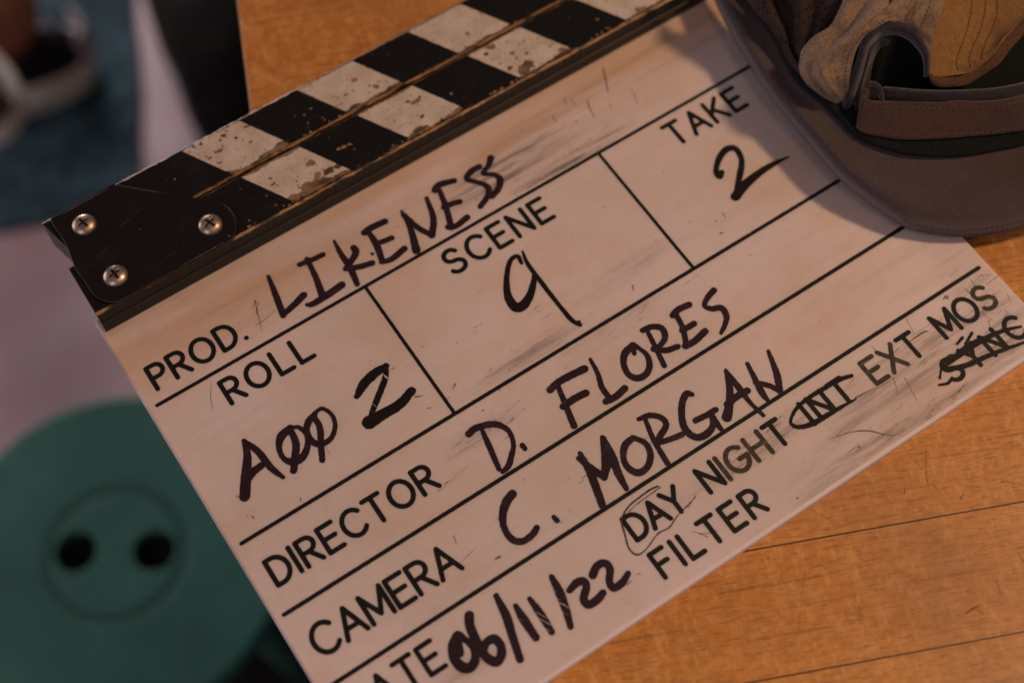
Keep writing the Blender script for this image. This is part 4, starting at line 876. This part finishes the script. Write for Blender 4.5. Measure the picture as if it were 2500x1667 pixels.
# ------------------------------------------------------------------ the cap
K = DATA['cap']
cap = thing('baseball_cap', 'tan and dark brown cap with taupe brim and strap resting on the slate corner', 'cap', (0, 0, 0))
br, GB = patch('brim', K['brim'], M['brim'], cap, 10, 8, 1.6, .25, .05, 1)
a_, b_, _ = GB.shape      # edge highlight painted lighter along the brim, browner turned-under rim
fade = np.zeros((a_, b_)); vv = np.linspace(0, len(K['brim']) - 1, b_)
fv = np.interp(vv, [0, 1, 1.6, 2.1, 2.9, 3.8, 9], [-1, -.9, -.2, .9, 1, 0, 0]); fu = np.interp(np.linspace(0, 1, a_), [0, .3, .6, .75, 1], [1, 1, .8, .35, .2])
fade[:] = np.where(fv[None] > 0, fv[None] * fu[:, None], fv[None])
at = br.data.attributes.new('fade', 'FLOAT', 'POINT'); at.data.foreach_set('value', fade.reshape(-1))  # fade above 0: painted edge highlight, below 0: browner rim
patch('dark_gap_strip', K['sweat'], M['lining'], cap, 8, 6, .6, 0, .1, 13)  # black strip standing in for the shaded gap along brim and strap
patch('mesh_panel', K['mesh'], M['mesh'], cap, 10, 8, .8, 1.2, .10, 2)
pf, GP = patch('crown_panel', K['puff'], M['tan'], cap, 10, 10, 1.0, 3.6, .06, 3, ridge=True)
gs_, GG = patch('back_panel', K['gusset'], M['tan'], cap, 10, 10, 1.0, 1.8, .14, 5, ridge=True)
ins, GI = patch('inner_panel', K['inside'], M['inner'], cap, 10, 10, .8, 2.0, .08, 6)
patch('hem', K['hem'], M['hem'], cap, 8, 6, 1.2, .4, .12, 7)
patch('binding', K['binding'], M['bind'], cap, 8, 6, 1.2, .5, .2, 8)
patch('folded_flap', K['flap'], M['bind'], cap, 8, 8, 1.0, .4, .15, 9)
patch('lining', K['lining'], M['lining'], cap, 6, 6, .8, .0, .1, 10)  # black sheet behind the opening, paints the darkness inside the cap
patch('strap_back_shade', K['strapb'], M['bind'], cap, 8, 6, 1.5, .3, .12, 14)  # dark cloth puts the shade inside the strap into its colour
sp, GS = patch('strap', K['strap'], M['strap'], cap, 8, 6, 1.7, .35, .12, 11)
patch('strap_curl', K['curl'], M['bind'], cap, 8, 6, 1.2, 0, .1, 12)

def stitches(Gd, pts, name, mat, r=.16, dash=1.6, gapf=.45, lift=.75, par=None, soft=False):
    """stitch line over a patch grid; pts are fractional grid positions"""
    a, b, _ = Gd.shape
    pos = []
    for q in smooth_path([(p[0] * (a - 1), p[1] * (b - 1), 0) for p in pts], 40):
        u = min(max(q[0], 0), a - 1.001); v = min(max(q[1], 0), b - 1.001); i, j = int(u), int(v); fu, fv = u - i, v - j
        P = Gd[i, j] * (1 - fu) * (1 - fv) + Gd[i + 1, j] * fu * (1 - fv) + Gd[i, j + 1] * (1 - fu) * fv + Gd[i + 1, j + 1] * fu * fv
        n = np.cross(Gd[i + 1, j] - Gd[i, j], Gd[i, j + 1] - Gd[i, j]); n = n / (np.linalg.norm(n) + 1e-9); n = n if n[2] > 0 else -n
        pos.append(P + n * lift)
    pos = np.array(pos); d = np.r_[0, np.cumsum(np.linalg.norm(np.diff(pos, axis=0), axis=1))]
    parts = []; s = 0
    while s < d[-1] - dash:
        qs = [s + dash * t for t in (0, .5 * (1 - gapf), 1 - gapf)]
        P = np.array([[np.interp(q, d, pos[:, k]) for k in range(3)] for q in qs]); P[1, 2] += r * .6
        v, f = tube(P * MM, [r * .5 * MM, r * MM, r * .5 * MM], 5); parts.append((v, f)); s += dash
    v, f = merge(parts); return obj(name, v, f, mat, par, smooth=True)
# patch grid axes: first = along each row, second = across rows
stitches(GB, [(t, .21) for t in np.linspace(.02, .98, 30)], 'stitching', M['bind'], .14, 2.0, .4, .9, br)
stitches(GB, [(t, .30) for t in np.linspace(.02, .98, 30)], 'stitching', M['bind'], .14, 2.0, .4, .9, br)
stitches(GP, [(t, .085) for t in np.linspace(.05, .95, 12)], 'stitching', M['thread'], .22, 1.9, .35, .7, pf)
stitches(GP, [(t, .94) for t in np.linspace(.30, .97, 12)], 'stitching', M['seamdark'], .18, 1.6, .4, .7, pf)
for u0, u1 in ((.30, .45), (.42, .62), (.52, .78)):
    stitches(GI, [(.15 + t * .8, u0 + (u1 - u0) * t) for t in np.linspace(0, 1, 9)], 'stitching', M['seamdark'], .22, 1.7, .15, .5, ins)
for c0 in (.38, .62):
    stitches(GG, [(t, c0) for t in np.linspace(.05, .93, 10)], 'stitching', M['seamdark'], .2, 1.5, .2, .6, gs_)
stitches(GS, [(t, .14) for t in np.linspace(.02, .78, 12)], 'stitching', M['thread'], .09, 1.9, .55, 1.0, sp)
stitches(GS, [(t, .90) for t in np.linspace(.02, .78, 12)], 'stitching', M['thread'], .09, 1.9, .55, 1.0, sp)

# ------------------------------------------------------------------ green stool
stool = thing('stool', 'round green stool with two finger holes in its seat', 'stool', (-.057, .398, -.75))
h = 1.6; R0 = 115.5
X, Y = np.meshgrid(np.arange(-R0 - 4, R0 + 4, h), np.arange(-R0 - 4, R0 + 4, h), indexing='ij')
F0 = np.hypot(X, Y) - R0
for hx, hy in ((-22.0, 15.5), (21.5, -12.5)): F0 = np.maximum(F0, 14.2 - np.hypot(X - hx, Y - hy))
def sz(x, y):
    r = math.hypot(x, y); z = 300.
    if r > R0 - 7: z -= 7 - math.sqrt(max(0, 49 - (r - R0 + 7) ** 2)) if r < R0 else 7
    z -= .9 * math.exp(-((r - 44.5) / 3.2) ** 2)
    return z
v, f = contour_mesh(F0, X[0, 0], Y[0, 0], h, 0, sz)
fm = []
for q in f:
    c = np.mean([v[i] for i in q], axis=0) / MM; fm.append(1 if abs(math.hypot(c[0], c[1]) - 44.5) < 2.9 else 0)
seat = obj('seat', v, f, [M['stool'], M['groove']], stool, smooth=True, fm=fm)
md = seat.modifiers.new('Solidify', 'SOLIDIFY'); md.thickness = .012; md.offset = -1 
for a in (45, 135, 225, 315):
    ca, sa = math.cos(math.radians(a)), math.sin(math.radians(a))
    v, f = tube([(ca * .068, sa * .068, .277), (ca * .10, sa * .10, 0)], [.016, .012], 14); obj('leg', v, f, M['stool'], stool, smooth=True)
v, f = tube([(0, 0, .262), (0, 0, .2865)], [.075, .078], 48); obj('hole_shade_disc', v, f, M['bag'], stool)  # black disc under the seat, paints the holes dark

# ------------------------------------------------------------------ black bag on the floor by the table
bp = np.array(DATA['bag'], float)
ctr = bp.mean(0); Vb = []; Fb = []; n = len(bp); lv = [(-749.5, .985), (-735, 1.0), (-690, 1.0), (-640, .985), (-600, .94), (-575, .85), (-568, .6), (-566, .3)]
for li, (z, s) in enumerate(lv):
    for i in range(n):
        # walls lean back with height, so that the outline on the floor stays the seen edge
        q = ctr + (bp[i] - ctr) * s; sh = (z + 750) * np.array([.02, -.02]); Vb.append(((q[0] + sh[0]) * MM, (q[1] + sh[1]) * MM, z * MM))
for li in range(len(lv) - 1):
    for i in range(n): Fb.append((li * n + i, li * n + (i + 1) % n, (li + 1) * n + (i + 1) % n, (li + 1) * n + i))
Fb.append([(len(lv) - 1) * n + i for i in range(n)]); Fb.append(list(range(n))[::-1])
bag = thing('bag', 'black soft bag on the floor against the end of the table', 'bag', (0, 0, 0))
bo = obj('bag_body', Vb, Fb, M['bag'], bag, smooth=True)
hp = [np.array([ctr[0] - 60 + 120 * t, ctr[1] + 10, -568 + 60 * math.sin(math.pi * t)]) * MM for t in np.linspace(0, 1, 16)]
v, f = tube(hp, .009, 8); obj('handle', v, f, M['bag'], bag, smooth=True)

# ------------------------------------------------------------------ person (only the feet and lower legs reach into the picture)
person = thing('person', 'person standing on the blue rug in dark shoes with cream soles and bare ankles', 'person', (.03, .98, -.741))
def W2L(p): return Vector(p) - person.location
hip = (-.12, 1.12, .10)
chain = [hip, (-.02, 1.16, -.25), (.085, 1.075, -.56), (.095, 1.03, -.655), (.03, 1.03, -.70), (-.10, 1.065, -.712), (-.15, 1.08, -.715),
         (-.30, 1.00, -.16), (-.16, .93, -.42), (-.03, .89, -.525), (.003, .885, -.575), (.003, .97, -.597), (.003, 1.03, -.60)]
rad = [.085, .058, .040, .033, .030, .030, .022, .058, .040, .032, .030, .028, .022]
ed = [(0, 1), (1, 2), (2, 3), (3, 4), (4, 5), (5, 6), (0, 7), (7, 8), (8, 9), (9, 10), (10, 11), (11, 12)]
me = bpy.data.meshes.new('body'); me.from_pydata([tuple(W2L(p)) for p in chain], ed, []); me.materials.append(M['skin'])
bod = bpy.data.objects.new('body', me); C.objects.link(bod); bod.parent = person
sk = bod.modifiers.new('Skin', 'SKIN'); 
for i, r in enumerate(rad): me.skin_vertices[0].data[i].radius = (r, r)
me.skin_vertices[0].data[0].use_root = True
sb = bod.modifiers.new('Subsurf', 'SUBSURF'); sb.levels = 2; sb.render_levels = 2
def shoe(loc, az, pitch, upper, label, rise=1.):
    e = bpy.data.objects.new('shoe', None)
    xs = np.array([0, .006, .02, .05, .09, .14, .18, .22, .25, .27, .28]); wd = np.array([.004, .020, .032, .037, .036, .038, .045, .048, .041, .024, .004])
    ht = np.array([.058, .070, .076, .074, .072, .078, .066, .050, .040, .030, .026])
    V = []; F = []; k = 20; T = Matrix.Translation(Vector(loc) - person.location) @ Matrix.Rotation(az, 4, 'Z') @ Matrix.Rotation(pitch, 4, 'Y')
    def P(x, y, z): return tuple(T @ Vector((x, y, z)))
    for x, w_, hh in zip(xs, wd, ht):
        for q in range(k):
            a = math.pi * 2 * q / k; c, s = math.cos(a), math.sin(a)
            V.append(P(x, w_ * .93 * (abs(c) ** .8) * (1 if c > 0 else -1) * (1 if s < .3 else (1 - .35 * (s - .3))), .026 + max(0, s) * (hh - .026) if s > 0 else .024))
    for i in range(len(xs) - 1):
        for q in range(k): F.append((i * k + q, i * k + (q + 1) % k, (i + 1) * k + (q + 1) % k, (i + 1) * k + q))
    F.append(list(range(k))[::-1]); F.append([(len(xs) - 1) * k + q for q in range(k)])
    up = obj('shoe', V, F, upper, person, smooth=True, label=label)
    m = up.modifiers.new('Subsurf', 'SUBSURF'); m.levels = 1; m.render_levels = 1
    # sole: rounded outline with an up-turned rim
    V = []; F = []; xo = np.linspace(0, 1, 40)
    out = [(x, np.interp(x, xs, wd)) for x in np.r_[0, .003, .008, .016, np.linspace(.03, .25, 14), .262, .272, .279, .28]]
    ring = [(x, y) for x, y in out] + [(x, -y) for x, y in out[::-1]]
    lv = [(0, .94), (.004, 1.04), (.026, 1.18), (.040, 1.12), (.040, .85)]
    for z, s in lv:
        for x, y in ring: V.append(P((x - .14) * s + .14 if s < 1 else x + (x - .14) * .03 * (s - 1) / .1, y * s, z))
    n = len(ring)
    for l in range(len(lv) - 1):
        for i in range(n): F.append((l * n + i, l * n + (i + 1) % n, (l + 1) * n + (i + 1) % n, (l + 1) * n + i))
    F.append(list(range(n))[::-1]); F.append([(len(lv) - 1) * n + i for i in range(n)])
    obj('sole', V, F, M['rubber'], up, smooth=True)
    # heel patch
    V = []; F = []
    for j, z in enumerate((.036, .050, .064, .076)):
        for i, a in enumerate(np.linspace(-38, 38, 9)):
            r = .040 - j * .0006; V.append(P(.036 - r * 1.08 * math.cos(math.radians(a)), r * .9 * math.sin(math.radians(a)), z))
    for j in range(3):
        for i in range(8): F.append((j * 9 + i, j * 9 + i + 1, (j + 1) * 9 + i + 1, (j + 1) * 9 + i))
    hpch = obj('heel_patch', V, F, M['taupe'] if upper is M['navy'] else M['leather'], up, smooth=True); s_ = hpch.modifiers.new('Solidify', 'SOLIDIFY'); s_.thickness = .003; s_.offset = 1
    return up
shoe((.140, 1.000, -.741), math.radians(165), 0, M['navy'], 'dark navy shoe with a white sole')
shoe((.024, .878, -.628), math.radians(98), 0, M['leather'], 'brown shoe with a cream sole, held above the other foot')
